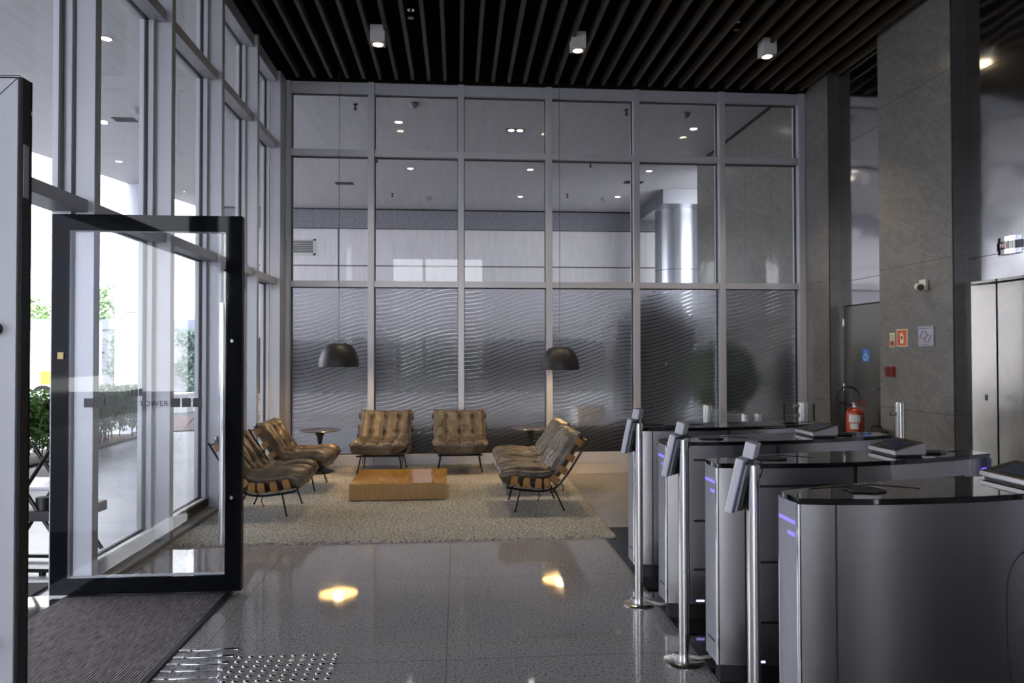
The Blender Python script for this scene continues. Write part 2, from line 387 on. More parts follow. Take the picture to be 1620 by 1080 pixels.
# back curtain wall -------------------------------------------------
wb = thing('wall_back', None, None); del_ = None
wb['kind'] = 'structure'
MX = [-2.271, -1.148, 0.052, 1.248, 2.461, 3.668, 4.80]
GY = YB + 0.11
for k, x in enumerate(MX):
    w = 0.042
    x0, x1 = (x - w, x + w)
    if k == 0: x0, x1 = -2.36, -2.205
    if k == 6: x0, x1 = 4.765, XS
    MB().box(x0, x1, YB, YB + 0.20, 0.0, ZC).build('mullion', 'aluminium', wb, bevel=0.003)
for z0, z1, dep in ((2.376, 2.457, 0.02), (4.128, 4.216, 0.02), (4.975, ZC, 0.03)):
    for k in range(6):
        a = MX[k] + (0.066 if k == 0 else 0.042); b = MX[k + 1] - (0.042 if k < 5 else 0.035)
        MB().box(a, b, YB + dep, YB + 0.17, z0, z1).build('transom', 'aluminium', wb, bevel=0.002)
for k in range(6):
    a = MX[k] + (0.066 if k == 0 else 0.042); b = MX[k + 1] - (0.042 if k < 5 else 0.035)
    MB().box(a, b, YB + 0.01, YB + 0.17, 0.0, 0.14).build('sill', 'white_aluminium', wb, bevel=0.003)
g = MB()
for k in range(6):
    a = MX[k] + (0.066 if k == 0 else 0.042); b = MX[k + 1] - (0.042 if k < 5 else 0.035)
    for z0, z1 in ((0.14, 2.376), (2.457, 4.128), (4.216, 4.975)):
        t = 0.008
        for q in ((a, a + t, z0, z1), (b - t, b, z0, z1), (a, b, z0, z0 + t), (a, b, z1 - t, z1)): g.box(q[0], q[1], GY - 0.02, GY + 0.03, q[2], q[3])
g.build('gasket', 'gasket', wb)
wi = 0
def pane(a, b, z0, z1, mname, axis='back', frost=False):
    global wi; wi += 1
    w = bpy.data.objects.new('window_%d' % wi, None)
    bpy.data.objects.remove(w)
    if axis == 'back':
        o = MB().box(0, b - a, 0, 0.012, 0, z1 - z0).build('window_%d' % wi, mname, loc=(a, GY, z0))
    else:
        o = MB().box(0, 0.012, 0, b - a, 0, z1 - z0).build('window_%d' % wi, mname, loc=(GXL, a, z0))
    return struct(o)
for k in range(6):
    a = MX[k] + (0.07 if k == 0 else 0.045); b = MX[k + 1] - (0.045 if k < 5 else 0.038)
    pane(a, b, 0.13, 2.40, 'frosted_glass'); pane(a, b, 2.43, 4.15, 'clear_glass'); pane(a, b, 4.19, 5.0, 'clear_glass')

# left curtain wall -------------------------------------------------
wlft = thing('wall_left', None, None); wlft['kind'] = 'structure'
XF = -2.26; GXL = -2.445
YM = [-6.05, -4.85, -3.65, -2.46, -1.27, -0.08, 1.11, 2.30, 4.665, 5.86, 7.07, 8.29, 9.35]
for k, y in enumerate(YM):
    y0, y1 = (y - 0.038, y + 0.038)
    if k == 12: y0, y1 = 9.30, YB
    if k == 7: y0, y1 = 2.21, 2.28
    MB().box(-2.375, XF, y0, y1, 0.0, ZC).build('mullion', 'aluminium', wlft, bevel=0.003)
    for s_ in (-1, 1):
        if k in (7, 8) and ((k == 7) == (s_ == 1)):
            MB().box(-2.50, -2.385, (y0 if s_ < 0 else y1) - 0.03, (y0 if s_ < 0 else y1) + 0.03, 0.0, ZC).build('sash_stile', 'white_aluminium', wlft, bevel=0.002)
            continue
        yy = (y0 if s_ < 0 else y1)
        MB().box(-2.49, -2.383, min(yy + 0.012 * -s_, yy + 0.045 * s_), max(yy + 0.012 * -s_, yy + 0.045 * s_), 0.05, ZC).build('sash_stile', 'white_aluminium', wlft, bevel=0.002)
gl = MB()
for k in range(len(YM) - 1):
    a = YM[k] + 0.038; b = YM[k + 1] - 0.038
    if k == 7: a = 2.28
    if k == 6: b = 2.21
    if k == 11: b = 9.30
    door = (k == 7)
    for z0, z1 in ((2.376, 2.457), (4.128, 4.216), (4.975, ZC)):
        MB().box(-2.50, -2.30, a, b, z0, z1).build('transom', 'aluminium', wlft, bevel=0.002)
    if not door:
        MB().box(-2.49, -2.375, a, b, 0.04, 0.13).build('sill', 'white_aluminium', wlft, bevel=0.004)
        MB().box(-2.47, XF - 0.002, a - 0.04, b + 0.04, 0.0, 0.035).build('kerb', 'aluminium', wlft, bevel=0.01)
        gl.box(-2.376, -2.371, a, b, 0.045, 0.115)
    zr = ((0.13, 2.376), (2.457, 4.128), (4.216, 4.975))
    for z0, z1 in zr:
        if door and z0 < 1: continue
        pane(a + 0.03, b - 0.03, z0 - 0.02, z1 + 0.02, 'clear_glass', 'left')
        t = 0.008
        for q in ((a + 0.045, a + 0.045 + t, z0, z1), (b - 0.045 - t, b - 0.045, z0, z1), (a, b, z0, z0 + t), (a, b, z1 - t, z1)):
            gl.box(-2.452, -2.425, q[0], q[1], q[2], q[3])
gl.build('gasket', 'gasket', wlft)

# right wall ---------------------------------------------------------
sg = MB()
sg.box(XS, 5.6, 8.98, 14.1, 0, 5.9); sg.box(XS, 5.6, 6.645, 7.87, 0, 5.9); sg.box(XS, 5.6, 3.0, 4.0, 0, 5.9); sg.box(XS, 5.6, -4.4, 0.6, 0, 5.9); sg.box(XS, 5.6, -6.5, -4.4, 4.6, 5.9)
wr = struct(sg.build('wall_right', 'grey_stone'))
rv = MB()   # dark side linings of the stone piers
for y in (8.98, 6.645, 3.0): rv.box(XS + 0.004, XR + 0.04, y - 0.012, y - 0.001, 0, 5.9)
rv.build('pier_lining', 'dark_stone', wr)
je = MB()
for (y0, y1) in ((8.98, 14.1), (6.645, 7.87), (3.0, 4.0)):
    for z in (0.876, 2.44, 4.30): je.box(XS - 0.0008, XS + 0.003, y0 + 0.002, y1, z - 0.0025, z + 0.0025)
for y in (9.62, 10.7, 11.7): je.box(XS - 0.0008, XS + 0.003, y - 0.003, y + 0.003, 0, 5.3)
for y in (8.98, 6.645): je.box(XS - 0.0006, XS + 0.004, y - 0.008, y + 0.008, 0, 5.3)
for y in (8.966, 6.631, 2.986):
    for z in (0.876, 2.44): je.box(XS + 0.006, XR, y, y + 0.003, z - 0.002, z + 0.002)
je.build('joint', 'joint_black', wr)
cl = MB()
cl.box(XR, 5.6, 7.87, 8.97, 2.10, 5.9); cl.box(XR, 5.6, 8.905, 8.97, 0, 2.10); cl.box(XR, 5.6, 7.87, 7.96, 0, 2.10)
cl.box(XR, 5.6, 4.0, 6.634, 2.18, 5.9); cl.box(XR, 5.6, 0.6, 3.0, 2.18, 5.9)
cl.box(XR, 5.6, 6.60, 6.634, 0, 2.18); cl.box(XR, 5.6, 4.0, 4.3, 0, 2.18)
cl.box(XR, 5.6, 0.6, 1.0, 0, 2.18); cl.box(XR, 5.6, 2.7, 3.0, 0, 2.18)
cl.build('steel_cladding', 'wall_steel', wr)
js = MB()
for (y0, y1) in ((7.87, 8.97), (4.0, 6.634), (0.6, 3.0)):
    for z in (2.41, 4.19): js.box(XR - 0.0008, XR + 0.002, y0, y1, z - 0.0028, z + 0.0028)
js.build('cladding_joint', 'joint_black', wr)
# service door with the accessible-toilet sticker
d3 = struct(MB().box(XR + 0.004, XR + 0.05, 7.965, 8.895, 0.01, 2.085).build('door_3', 'door_steel', bevel=0.002))
MB().box(XR + 0.03, XR + 0.09, 7.955, 8.91, 0.0, 2.10).build('door_gap', 'joint_black', d3)
for z in (1.882, 1.045, 0.25): MB().tube([(XR - 0.006, 8.915, z - 0.045), (XR - 0.003, 8.915, z + 0.045)], 0.006, 8).build('hinge', 'turnstile_steel', d3, smooth=True)
MB().tube([(XR - 0.004, 8.09, 1.055), (XR - 0.05, 8.09, 1.055), (XR - 0.05, 8.20, 1.055)], 0.009, 8).build('door_handle', 'chrome', d3, smooth=True)
# elevator doors
for n_, (y0, y1) in ((4, (4.3, 6.60)), (5, (1.0, 2.7))):
    ym = (y0 + y1) / 2
    dd_ = struct(MB().box(XE, XE + 0.04, y0 - 0.05, y1 + 0.05, 0, 2.25).build('door_%d' % n_, 'joint_black'))
    for k, (a, b) in enumerate(((y0 + 0.0, ym - 0.003), (ym + 0.003, y1 - 0.012))):
        MB().box(XE - 0.02, XE, a, b, 0.004, 2.17).build('door_leaf', 'door_steel', dd_)
struct(MB().box(5.0, 5.012, -6.5, -4.4, 0.0, 4.62).build('window_side_added', 'clear_glass'))  # unseen glazed opening, added to bring daylight onto the nearest turnstile
sm = MB(); [sm.box(4.95, 5.10, y - 0.04, y + 0.04, 0, 4.6) for y in (-6.4, -5.4, -4.44)]; struct(sm.build('trim_side_added', 'aluminium'))  # uprights of the added side opening
# threshold, wall behind the camera
wq = MB(); wq.box(-2.55, 5.6, -6.7, -6.5, 4.9, 6.0)
for x in (-2.5, -1.2, 0.1, 1.4, 2.7, 4.0, 5.3): wq.box(x - 0.05, x + 0.05, -6.7, -6.5, 0, 5.0)
wq.box(-2.55, 5.6, -6.68, -6.52, 0, 0.14); wq.box(-2.55, 5.6, -6.68, -6.52, 2.4, 2.48)
struct(wq.build('wall_rear', 'aluminium')); struct(MB().box(0.9, 5.6, -6.49, -6.3, 0, 6.0).build('wall_rear_stone', 'dark_stone'))
struct(MB().box(-2.5, 5.5, -6.61, -6.60, 0.1, 4.95).build('window_rear_added', 'clear_glass'))  # unseen glazing added behind the camera for soft front daylight
th = MB(); th.box(-2.62, -2.40, 2.30, 4.62, -0.01, 0.006); th = struct(th.build('trim_threshold', 'chrome', bevel=0.003))
lnq = MB(); [lnq.box(-2.62, -2.40, y, y + 0.004, 0.006, 0.0065) for y in (4.33, 3.4)]; lnq.build('joint', 'joint_black', th)

# ================================================================ GLASS ENTRANCE DOORS
def door_leaf(n, y, near):
    """leaf across X -2.485..-1.345 ; glass face towards -Y for the far leaf, towards +Y for the near one"""
    x0, x1, z0, z1 = -2.485, -1.345, 0.02, 2.358
    s = 1 if not near else -1
    Y = lambda t: y + s * t
    fr = 0.10
    def ring(name, mt, t0, t1, w, inset=0.0, bevel=0.0, par=None, mitre=False):
        q = MB(); a0, a1, b0, b1 = x0 + inset, x1 - inset, z0 + inset, z1 - inset
        O = [(a0, b0), (a1, b0), (a1, b1), (a0, b1)]; I = [(a0 + w, b0 + w), (a1 - w, b0 + w), (a1 - w, b1 - w), (a0 + w, b1 - w)]
        for k in range(4):
            k2 = (k + 1) % 4
            q.prism([O[k], O[k2], I[k2], I[k]], min(Y(t0), Y(t1)), max(Y(t0), Y(t1)), axis='y')
        return q.build(name, mt, par, bevel=bevel)
    d = struct(ring('door_%d' % n, 'black_frit', 0.0, 0.006, fr))
    MB().box(x0 + fr, x1 - fr, min(Y(0), Y(0.008)), max(Y(0), Y(0.008)), z0 + fr, z1 - fr).build('glass', 'clear_glass', d)
    ring('profile_frame', 'white_aluminium', 0.022, 0.062, 0.094, 0.008, 0.0015, d)
    ring('black_edge', 'gasket', 0.006, 0.050, 0.02, 0.0, 0.002, d)
    if near:
        ring('mitre_line', 'gasket', 0.0622, 0.0626, 0.002, 0.0, 0.0, d)
        mm = MB(); a = x1 - 0.008; b = z1 - 0.008
        mm.prism([(a, b), (a - 0.094, b - 0.094), (a - 0.095, b - 0.092), (a - 0.001, b + 0.001)], Y(0.0622), Y(0.0634), axis='y'); mm.build('mitre', 'gasket', d)
        st = MB(); st.box(x1 - 0.002, x1 + 0.002, Y(0.045), Y(0.02), 1.985, 2.15); st.build('strike_plate', 'aluminium', d)
    # pull handles both sides, bolts
    hx = x1 - 0.098
    if near:
        for z in (0.615, 1.575):
            MB().tube([(-1.409, Y(0.06), z), (-1.409, Y(0.095), z)], 0.019, 20).build('bolt', 'chair_steel', d, smooth=True)
            MB().tube([(-1.409, Y(0.095), z), (-1.409, Y(0.099), z)], 0.011, 16).build('bolt_head', 'chrome', d, smooth=True)
    for sg_, t in (((1, -0.055), (-1, 0.115)) if not near else ((1, -0.055),)):
        h = MB().tube([(hx, Y(t), 0.33), (hx, Y(t), 1.81)], 0.019, 20).build('pull_handle', 'chrome', d, smooth=True)
        for z in (0.60, 1.08, 1.575):
            MB().tube([(hx, Y(t), z), (hx, Y(0.0 if t < 0 else 0.06), z)], 0.009, 10).build('bolt', 'chrome', h, smooth=True)
    for z in (0.60, 1.575):
        MB().tube([(x1 - 0.06, Y(-0.006), z), (x1 - 0.06, Y(0.001), z)], 0.011, 12).build('screw_cap', 'chrome', d, smooth=True)
    return d
dr2 = door_leaf(2, 4.58, False)
dr1 = door_leaf(1, 2.362, True)
dc = MB()
for a in (-2.29, -2.225, -2.157): dc.box(a, a + 0.054, 4.5785, 4.5798, 1.166, 1.222)
for a in (-1.771, -1.706, -1.640): dc.box(a, a + 0.054, 4.5785, 4.5798, 1.164, 1.220)
dc.box(-2.196, -2.171, 4.5785, 4.5798, 1.222, 1.252)
for k in range(4): dc.prism([(-2.039 + k * 0.0245, 1.228 + k * 0.002), (-2.020 + k * 0.0245, 1.230 + k * 0.002), (-2.020 + k * 0.0245, 1.270 + k * 0.004), (-2.039 + k * 0.0245, 1.267 + k * 0.004)], 4.5785, 4.5798, axis='y')
dc.build('decal', 'decal_grey', dr2)
def text(name, body, size, loc, rot, mt, parent=None, extrude=0.0006, align='LEFT', spc=1.0):
    cu = bpy.data.curves.new(name, 'FONT'); cu.body = body; cu.size = size; cu.extrude = extrude; cu.align_x = align; cu.resolution_u = 3; cu.space_character = spc
    cu.materials.append(MATS[mt]); o = bpy.data.objects.new(name, cu); COL.objects.link(o)
    o.location = loc; o.rotation_euler = rot
    if parent: o.parent = parent
    bpy.context.view_layer.update()
    me = bpy.data.meshes.new_from_object(o.evaluated_get(bpy.context.evaluated_depsgraph_get())); bpy.data.objects.remove(o)
    o = bpy.data.objects.new(name, me); COL.objects.link(o); o.location = loc; o.rotation_euler = rot
    if parent: o.parent = parent
    return o
t_ = text('lettering', 'TOWER', 0.046, (-1.963, 4.5785, 1.172), (PI / 2, 0, 0), 'decal_grey', dr2, spc=1.12)
# small lock box behind the frit on the hinge side
MB().box(-2.445, -2.41, 4.572, 4.5795, 1.465, 1.505).build('sensor', 'bronze_face', dr2)

# ================================================================ FLOOR COVERINGS
mt_ = thing('entrance_mat', 'grey ribbed carpet mat with black rubber edge inside the glass entrance', 'door mat')
MB().box(-2.395, -1.435, 2.3, 4.57, 0.0005, 0.010).build('carpet', 'ribbed_carpet', mt_)
e_ = MB(); e_.prism([(-1.435, 0.0005), (-1.395, 0.0005), (-1.405, 0.010), (-1.435, 0.013)], 2.3, 4.61, axis='y'); e_.box(-2.395, -1.405, 4.57, 4.61, 0.0005, 0.011); e_.build('rubber_edge', 'rubber', mt_, bevel=0.002)
tag(MB().box(-3.9, -2.63, 2.9, 4.9, -0.009, 0.004).build('scraper_mat', 'scraper_mat'), 'dark outdoor scraper mat just outside the open glass door', 'door mat')
# shag rug
def rug():
    nx, ny = 250, 260; x0, x1, y0, y1 = -2.245, 1.29, 5.70, 9.50
    q = MB(); top = 0.021
    for j_ in range(ny + 1):
        for i_ in range(nx + 1):
            u_ = i_ / nx; v_ = j_ / ny
            x = x0 + (x1 - x0 + 0.03 * v_) * u_; y = y0 + (y1 - y0) * v_
            ed = min(u_, 1 - u_) * (x1 - x0); ed = min(ed, min(v_, 1 - v_) * (y1 - y0))
            k = min(1.0, ed / 0.03); z = top * (k * (2 - k)) ** 0.5
            if ed > 0: z += 0.006 * noise.noise(Vector((x * 24, y * 24, 0))) + 0.004 * noise.noise(Vector((x * 55, y * 55, 3)))
            else:
                x += 0.008 * noise.noise(Vector((x * 30, y * 30, 9))); y += 0.008 * noise.noise(Vector((x * 30, y * 30, 19)))
            q.v.append((x, y, max(z, 0.001) if ed > 0 else 0.001))
    w = nx + 1
    for j_ in range(ny):
        for i_ in range(nx):
            a = j_ * w + i_; q.f.append((a, a + 1, a + 1 + w, a + w)); q.mi.append(0)
    return q.build('shag_rug', 'shag_wool', smooth='all')
tag(rug(), 'large rectangular beige grey shaggy rug under the seating group', 'rug')

# tactile studs and bars
def stud_mb():
    q = MB(); q.lathe([(0.0145, 0.0), (0.0145, 0.001), (0.0125, 0.0035), (0.008, 0.0055), (0.003, 0.0062)], n=14); return q
s0 = None
yel = {(5, 1): 0, (6, 1): 0, (9, 3): 0}
SG = 'tactile floor studs'
for r_ in range(6):
    for c_ in range(10):
        loc = (-1.065 + 0.052 * c_, 3.629 - 0.053 * r_, 0.0003)
        if (c_, r_) in yel:
            o = stud_mb().build('tactile_stud', 'cream_plastic', smooth=True, loc=loc)
            lab = {(5, 1): 'yellowish dome stud in second row, left one of the yellowish pair', (6, 1): 'yellowish dome stud in second row, right one of the yellowish pair', (9, 3): 'lone yellowish dome stud at the right end of its row'}[(c_, r_)]
            tag(o, lab, 'floor stud', SG)
        else:
            if s0 is None:
                s0 = o = stud_mb().build('tactile_stud', 'chrome', smooth=True, loc=loc)
            else:
                o = s0.copy(); COL.objects.link(o); o.location = loc
            tag(o, 'small shiny steel dome stud of the tactile field on the granite floor', 'floor stud', SG)
def bar_mb(l):
    q = MB(); n = 8; pts = []
    for k in range(n + 1): a = -PI / 2 + PI * k / n; pts.append((l / 2 - 0.011 + 0.011 * math.cos(a), 0.011 * math.sin(a)))
    for k in range(n + 1): a = PI / 2 + PI * k / n; pts.append((-l / 2 + 0.011 + 0.011 * math.cos(a), 0.011 * math.sin(a)))
    q.prism(pts, 0, 0.005); return q
bl0 = bar_mb(0.231).build('tactile_bar', 'chrome', bevel=0.002); bs0 = bar_mb(0.06).build('tactile_bar', 'chrome', bevel=0.002)
ordn = ['farthest from the camera', 'second farthest from the camera', 'third of five', 'second nearest to the camera', 'nearest to the camera']
for k, y in enumerate((3.729, 3.6455, 3.5675, 3.495, 3.416)):
    o = bl0 if k == 0 else bl0.copy(); s_ = bs0 if k == 0 else bs0.copy()
    if k: COL.objects.link(o); COL.objects.link(s_)
    o.location = (-1.215, y, 0.0003); s_.location = (-1.367, y, 0.0003)
    tag(o, 'long steel guide bar left of the dome studs, ' + ordn[k], 'tactile bar', 'long tactile guide bars')
    tag(s_, 'short steel guide bar touching the mat edge, ' + ordn[k], 'tactile bar', 'short tactile guide bars')
# ================================================================ RIB CHAIRS
def path_pt(path, t):
    """point and tangent at fraction t of a smooth polyline of (f, z)"""
    n = len(path) - 1; x = max(0.0, min(0.99999, t)) * n; i = int(x); u_ = x - i
    P = [Vector((path[max(0, min(n, k))][0], path[max(0, min(n, k))][1])) for k in (i - 1, i, i + 1, i + 2)]
    p = 0.5 * ((2 * P[1]) + (-P[0] + P[2]) * u_ + (2 * P[0] - 5 * P[1] + 4 * P[2] - P[3]) * u_ ** 2 + (-P[0] + 3 * P[1] - 3 * P[2] + P[3]) * u_ ** 3)
    d = 0.5 * ((-P[0] + P[2]) + 2 * (2 * P[0] - 5 * P[1] + 4 * P[2] - P[3]) * u_ + 3 * (-P[0] + 3 * P[1] - 3 * P[2] + P[3]) * u_ ** 2)
    d.normalize(); return p, d
RAIL = [(0.33, 0.222), (0.17, 0.196), (0.0, 0.183), (-0.13, 0.215), (-0.235, 0.33), (-0.34, 0.49), (-0.445, 0.66)]
def cushion(path, w, T, curl, seed, nsign, name, parent, tufts, lip=0.0):
    nu, nv = 60, 44; q = MB(); top = []; bot = []
    for j_ in range(nv + 1):
        v_ = j_ / nv; p, d = path_pt(path, v_); n = Vector((-d.y, d.x)) * nsign
        ev = max(0.0, 1 - abs(2 * v_ - 1) ** 7) ** 0.5
        rt = []; rb = []
        for i_ in range(nu + 1):
            u_ = -1 + 2 * i_ / nu
            eu = max(0.0, 1 - abs(u_) ** 8) ** 0.5
            e = eu * ev
            ch = abs(math.sin(2 * PI * (u_ + 1)))     # four channels across
            b_ = 0.78 + 0.22 * ch ** 0.36
            h = T * e * b_
            for tv in tufts:
                for tu in (-0.5, 0.0, 0.5):
                    dd2 = ((u_ - tu) / 0.065) ** 2 + ((v_ - tv) / 0.05) ** 2
                    h -= T * 0.20 * math.exp(-dd2) * e
            s_ = Vector((u_ * 3 + seed, v_ * 3, seed * 1.7))
            h += e * (0.012 * noise.noise(s_ * 1.2) + 0.010 * abs(noise.noise(Vector((u_ * 9 + seed, v_ * 3.4, 4)))) + 0.007 * abs(noise.noise(Vector((u_ * 13 + seed * 2, v_ * 9 + seed, 1)))) + 0.004 * noise.noise(Vector((u_ * 26, v_ * 18 + seed, 1))))
            wob = 0.012 * noise.noise(Vector((v_ * 5 + seed, 2.0 if u_ > 0 else 5.0, 0)))
            wl_ = w * (1.0 - 0.045 * abs(2 * v_ - 1) ** 5)
            lat = u_ * wl_ + wob * abs(u_) ** 3
            base = 0.012 + curl * abs(u_) ** 3.0
            # keep channel sides rounding over the curl
            nn = n; f = p.x + nn.x * base; z = p.y + nn.y * base
            mid = base + 0.40 * T
            ft = p.x + nn.x * (mid + (h - 0.40 * T * 1.0) if e > 0 else mid); zt = p.y + nn.y * (mid + (h - 0.40 * T) if e > 0 else mid)
            hb = mid - 0.40 * T * (e ** 0.8)
            fb = p.x + nn.x * hb; zb = p.y + nn.y * hb
            if e <= 1e-6: ft = fb = p.x + nn.x * mid; zt = zb = p.y + nn.y * mid
            else:
                k = min(1.0, e * 1.15)
                ft = p.x + nn.x * (mid + (h - 0.40 * T) * k); zt = p.y + nn.y * (mid + (h - 0.40 * T) * k)
            rt.append((lat, -ft, zt)); rb.append((lat, -fb, zb))
        top.append(rt); bot.append(rb)
    W_ = nu + 1
    for rows in (top, bot):
        for r_ in rows: q.v += r_
    off = W_ * (nv + 1)
    for j_ in range(nv):
        for i_ in range(nu):
            a = j_ * W_ + i_; q.f.append((a, a + 1, a + 1 + W_, a + W_)); q.mi.append(0)
            b = a + off; q.f.append((b, b + W_, b + 1 + W_, b + 1)); q.mi.append(0)
    me_o = q.build(name, 'leather', parent, smooth='all')
    import bmesh
    bm = bmesh.new(); bm.from_mesh(me_o.data); bmesh.ops.remove_doubles(bm, verts=bm.verts, dist=0.0004); bmesh.ops.recalc_face_normals(bm, faces=bm.faces); bm.to_mesh(me_o.data); bm.free()
    return me_o
def make_chair(seed, label, loc, rz):
    """local: sitter looks towards -y"""
    t = thing('rib_lounge_chair', label, 'chair', loc, rz, 'leather rib lounge chairs around the rug')
    rp = [path_pt(RAIL, k / 30)[0] for k in range(31)]
    fr = MB()
    for s_ in (-1, 1): fr.tube([(s_ * 0.262, -p.x, p.y) for p in rp], 0.0105, 8)
    for tt in (0.03, 0.36, 0.52, 0.97):
        p, d = path_pt(RAIL, tt); fr.tube([(-0.262, -p.x, p.y), (0.262, -p.x, p.y)], 0.0085, 8)
    fr.build('frame', 'chair_steel', t, smooth=True)
    for s_ in (-1, 1):
        for (f0, z0, f1) in ((0.20, 0.205, 0.255), (-0.115, 0.205, -0.205)):
            q = MB(); q.tube([(s_ * 0.235, -f0, z0), (s_ * 0.272, -f1, 0.0)], [0.0085, 0.0075], 8)
            q.tube([(s_ * 0.272, -f1, 0.0), (s_ * 0.272, -f1, 0.012)], 0.011, 8)
            q.build('leg', 'chair_steel', t, smooth=True)
    for k, tt in enumerate((0.06, 0.17, 0.28, 0.39, 0.56, 0.68, 0.80, 0.925)):
        p, d = path_pt(RAIL, tt); n = Vector((d.y, -d.x))
        if n.x < 0 or (k < 4 and n.y < 0): n = -n
        if k < 4 and n.y < 0: n = -n
        q = MB(); S = 40; hw = 0.031
        for i_ in range(S + 1):
            u_ = -1 + 2 * i_ / S; a = abs(u_); arc = a * 0.425; rr_ = 0.062
            if arc < 0.285: la, h, tx = arc, 0.014 + 0.012 * (arc / 0.285) ** 2, 0.0
            elif arc < 0.285 + rr_ * PI / 2 * 0.93: th_ = (arc - 0.285) / rr_; la, h, tx = 0.285 + rr_ * math.sin(th_), 0.026 + rr_ * (1 - math.cos(th_)), th_ / (PI / 2)
            else: e2 = arc - 0.285 - rr_ * PI / 2 * 0.93; la, h, tx = 0.285 + rr_ + e2 * 0.11, 0.026 + rr_ * 0.89 + e2, 1.0
            lat = math.copysign(la, u_)
            w2 = hw * (1 - 0.22 * max(0, (a - 0.93) / 0.07) ** 2)
            for sgn, hh in ((-1, 0), (1, 0), (1, 0.010), (-1, 0.010)):
                # thickness follows inward direction at the curl
                inn = 0.009 * tx if hh else 0.0
                hx2 = h + (0.009 * (1 - tx) if hh else 0.0)
                c_ = p + d * (sgn * w2) + n * hx2
                q.v.append((lat - math.copysign(inn, u_), -c_.x, c_.y))
        for i_ in range(S):
            for e in range(4):
                a = i_ * 4 + e; b = i_ * 4 + (e + 1) % 4
                q.f.append((a, b, b + 4, a + 4)); q.mi.append(0 if e in (0, 2) else 1)
        q.f.append((0, 3, 2, 1)); q.mi.append(1); q.f.append(tuple(S * 4 + e for e in range(4))); q.mi.append(1)
        q.build('rib', ['rib_wood', 'rib_edge'], t, smooth=True)
    SEAT = [(-0.150, 0.235), (-0.09, 0.220), (0.0, 0.205), (0.12, 0.207), (0.23, 0.220), (0.305, 0.222), (0.345, 0.208)]
    BACK = [(-0.160, 0.245), (-0.210, 0.315), (-0.27, 0.405), (-0.34, 0.51), (-0.40, 0.60), (-0.445, 0.675)]
    cushion(SEAT, 0.340, 0.170, 0.085, seed, 1, 'seat_cushion', t, (0.30, 0.68))
    cushion(BACK, 0.336, 0.150, 0.045, seed + 3.3, -1, 'back_cushion', t, (0.36, 0.72))
    for s_ in (-1, 1):
        st = MB(); p, d = path_pt(RAIL, 0.56); st.tube([(s_ * 0.27, -p.x, p.y), (s_ * 0.285, -p.x + 0.03, p.y - 0.02), (s_ * 0.28, -p.x + 0.02, p.y - 0.07)], 0.005, 6)
        st.build('tie_strap', 'chair_steel', t); st = MB()
        p, d = path_pt(RAIL, 0.30); st.tube([(s_ * 0.24, -p.x, p.y), (s_ * 0.245, -p.x + 0.01, p.y - 0.05), (s_ * 0.25, -p.x - 0.015, p.y - 0.10)], 0.005, 6)
        st.build('tie_strap', 'chair_steel', t)
    return t
RZ = 0.031
make_chair(1.0, 'leather rib lounge chair at left, nearest the glass door, facing right', (-1.775, 6.85, RZ), math.radians(88))
make_chair(2.2, 'leather rib lounge chair at left beside the round side table, facing right', (-1.75, 8.01, RZ), math.radians(87))
make_chair(3.1, 'leather rib lounge chair facing the camera, left of the two behind the coffee table', (-0.93, 9.04, RZ), math.radians(-3))
make_chair(4.7, 'leather rib lounge chair facing the camera, right of the two behind the coffee table', (0.03, 9.03, RZ), math.radians(1))
make_chair(5.6, 'leather rib lounge chair at right facing left, the farther of the right-hand pair', (0.80, 7.72, RZ), math.radians(-89))
make_chair(6.4, 'leather rib lounge chair at right facing left, the nearer one by the rug edge', (0.775, 6.86, RZ), math.radians(-88))

# coffee table
t = thing('coffee_table', 'low rectangular glossy yellow wood veneer coffee table on the rug', 'coffee table', (-0.597, 7.665, 0.027))
q = MB(); q.box(-0.478, 0.478, -0.435, 0.435, 0.0, 0.152); q.build('base', 'table_side_veneer', t, bevel=0.001)
q = MB(); q.box(-0.480, 0.480, -0.437, 0.437, 0.1525, 0.166); q.build('tabletop', 'table_top_veneer', t, bevel=0.001)
# tulip side tables
def side_table(loc, label):
    t = thing('side_table', label, 'side table', loc, 0, 'round pedestal side tables')
    MB().lathe([(0.0, 0.494), (0.10, 0.494), (0.235, 0.500), (0.252, 0.510), (0.247, 0.516), (0.0, 0.518)], n=48, close=False).build('tabletop', 'dark_marble', t, smooth=True)
    MB().lathe([(0.0, 0.0), (0.165, 0.002), (0.168, 0.008), (0.12, 0.022), (0.055, 0.05), (0.028, 0.11), (0.020, 0.22), (0.022, 0.34), (0.036, 0.43), (0.062, 0.478), (0.085, 0.494)], n=32, close=False).build('pedestal', 'black_plastic', t, smooth=True)
side_table((-1.70, 9.02, 0.031), 'round side table with dark marbled top and tulip pedestal beside the left chairs')
side_table((0.93, 9.02, 0.031), 'round side table with dark top half hidden behind the right-hand chairs')

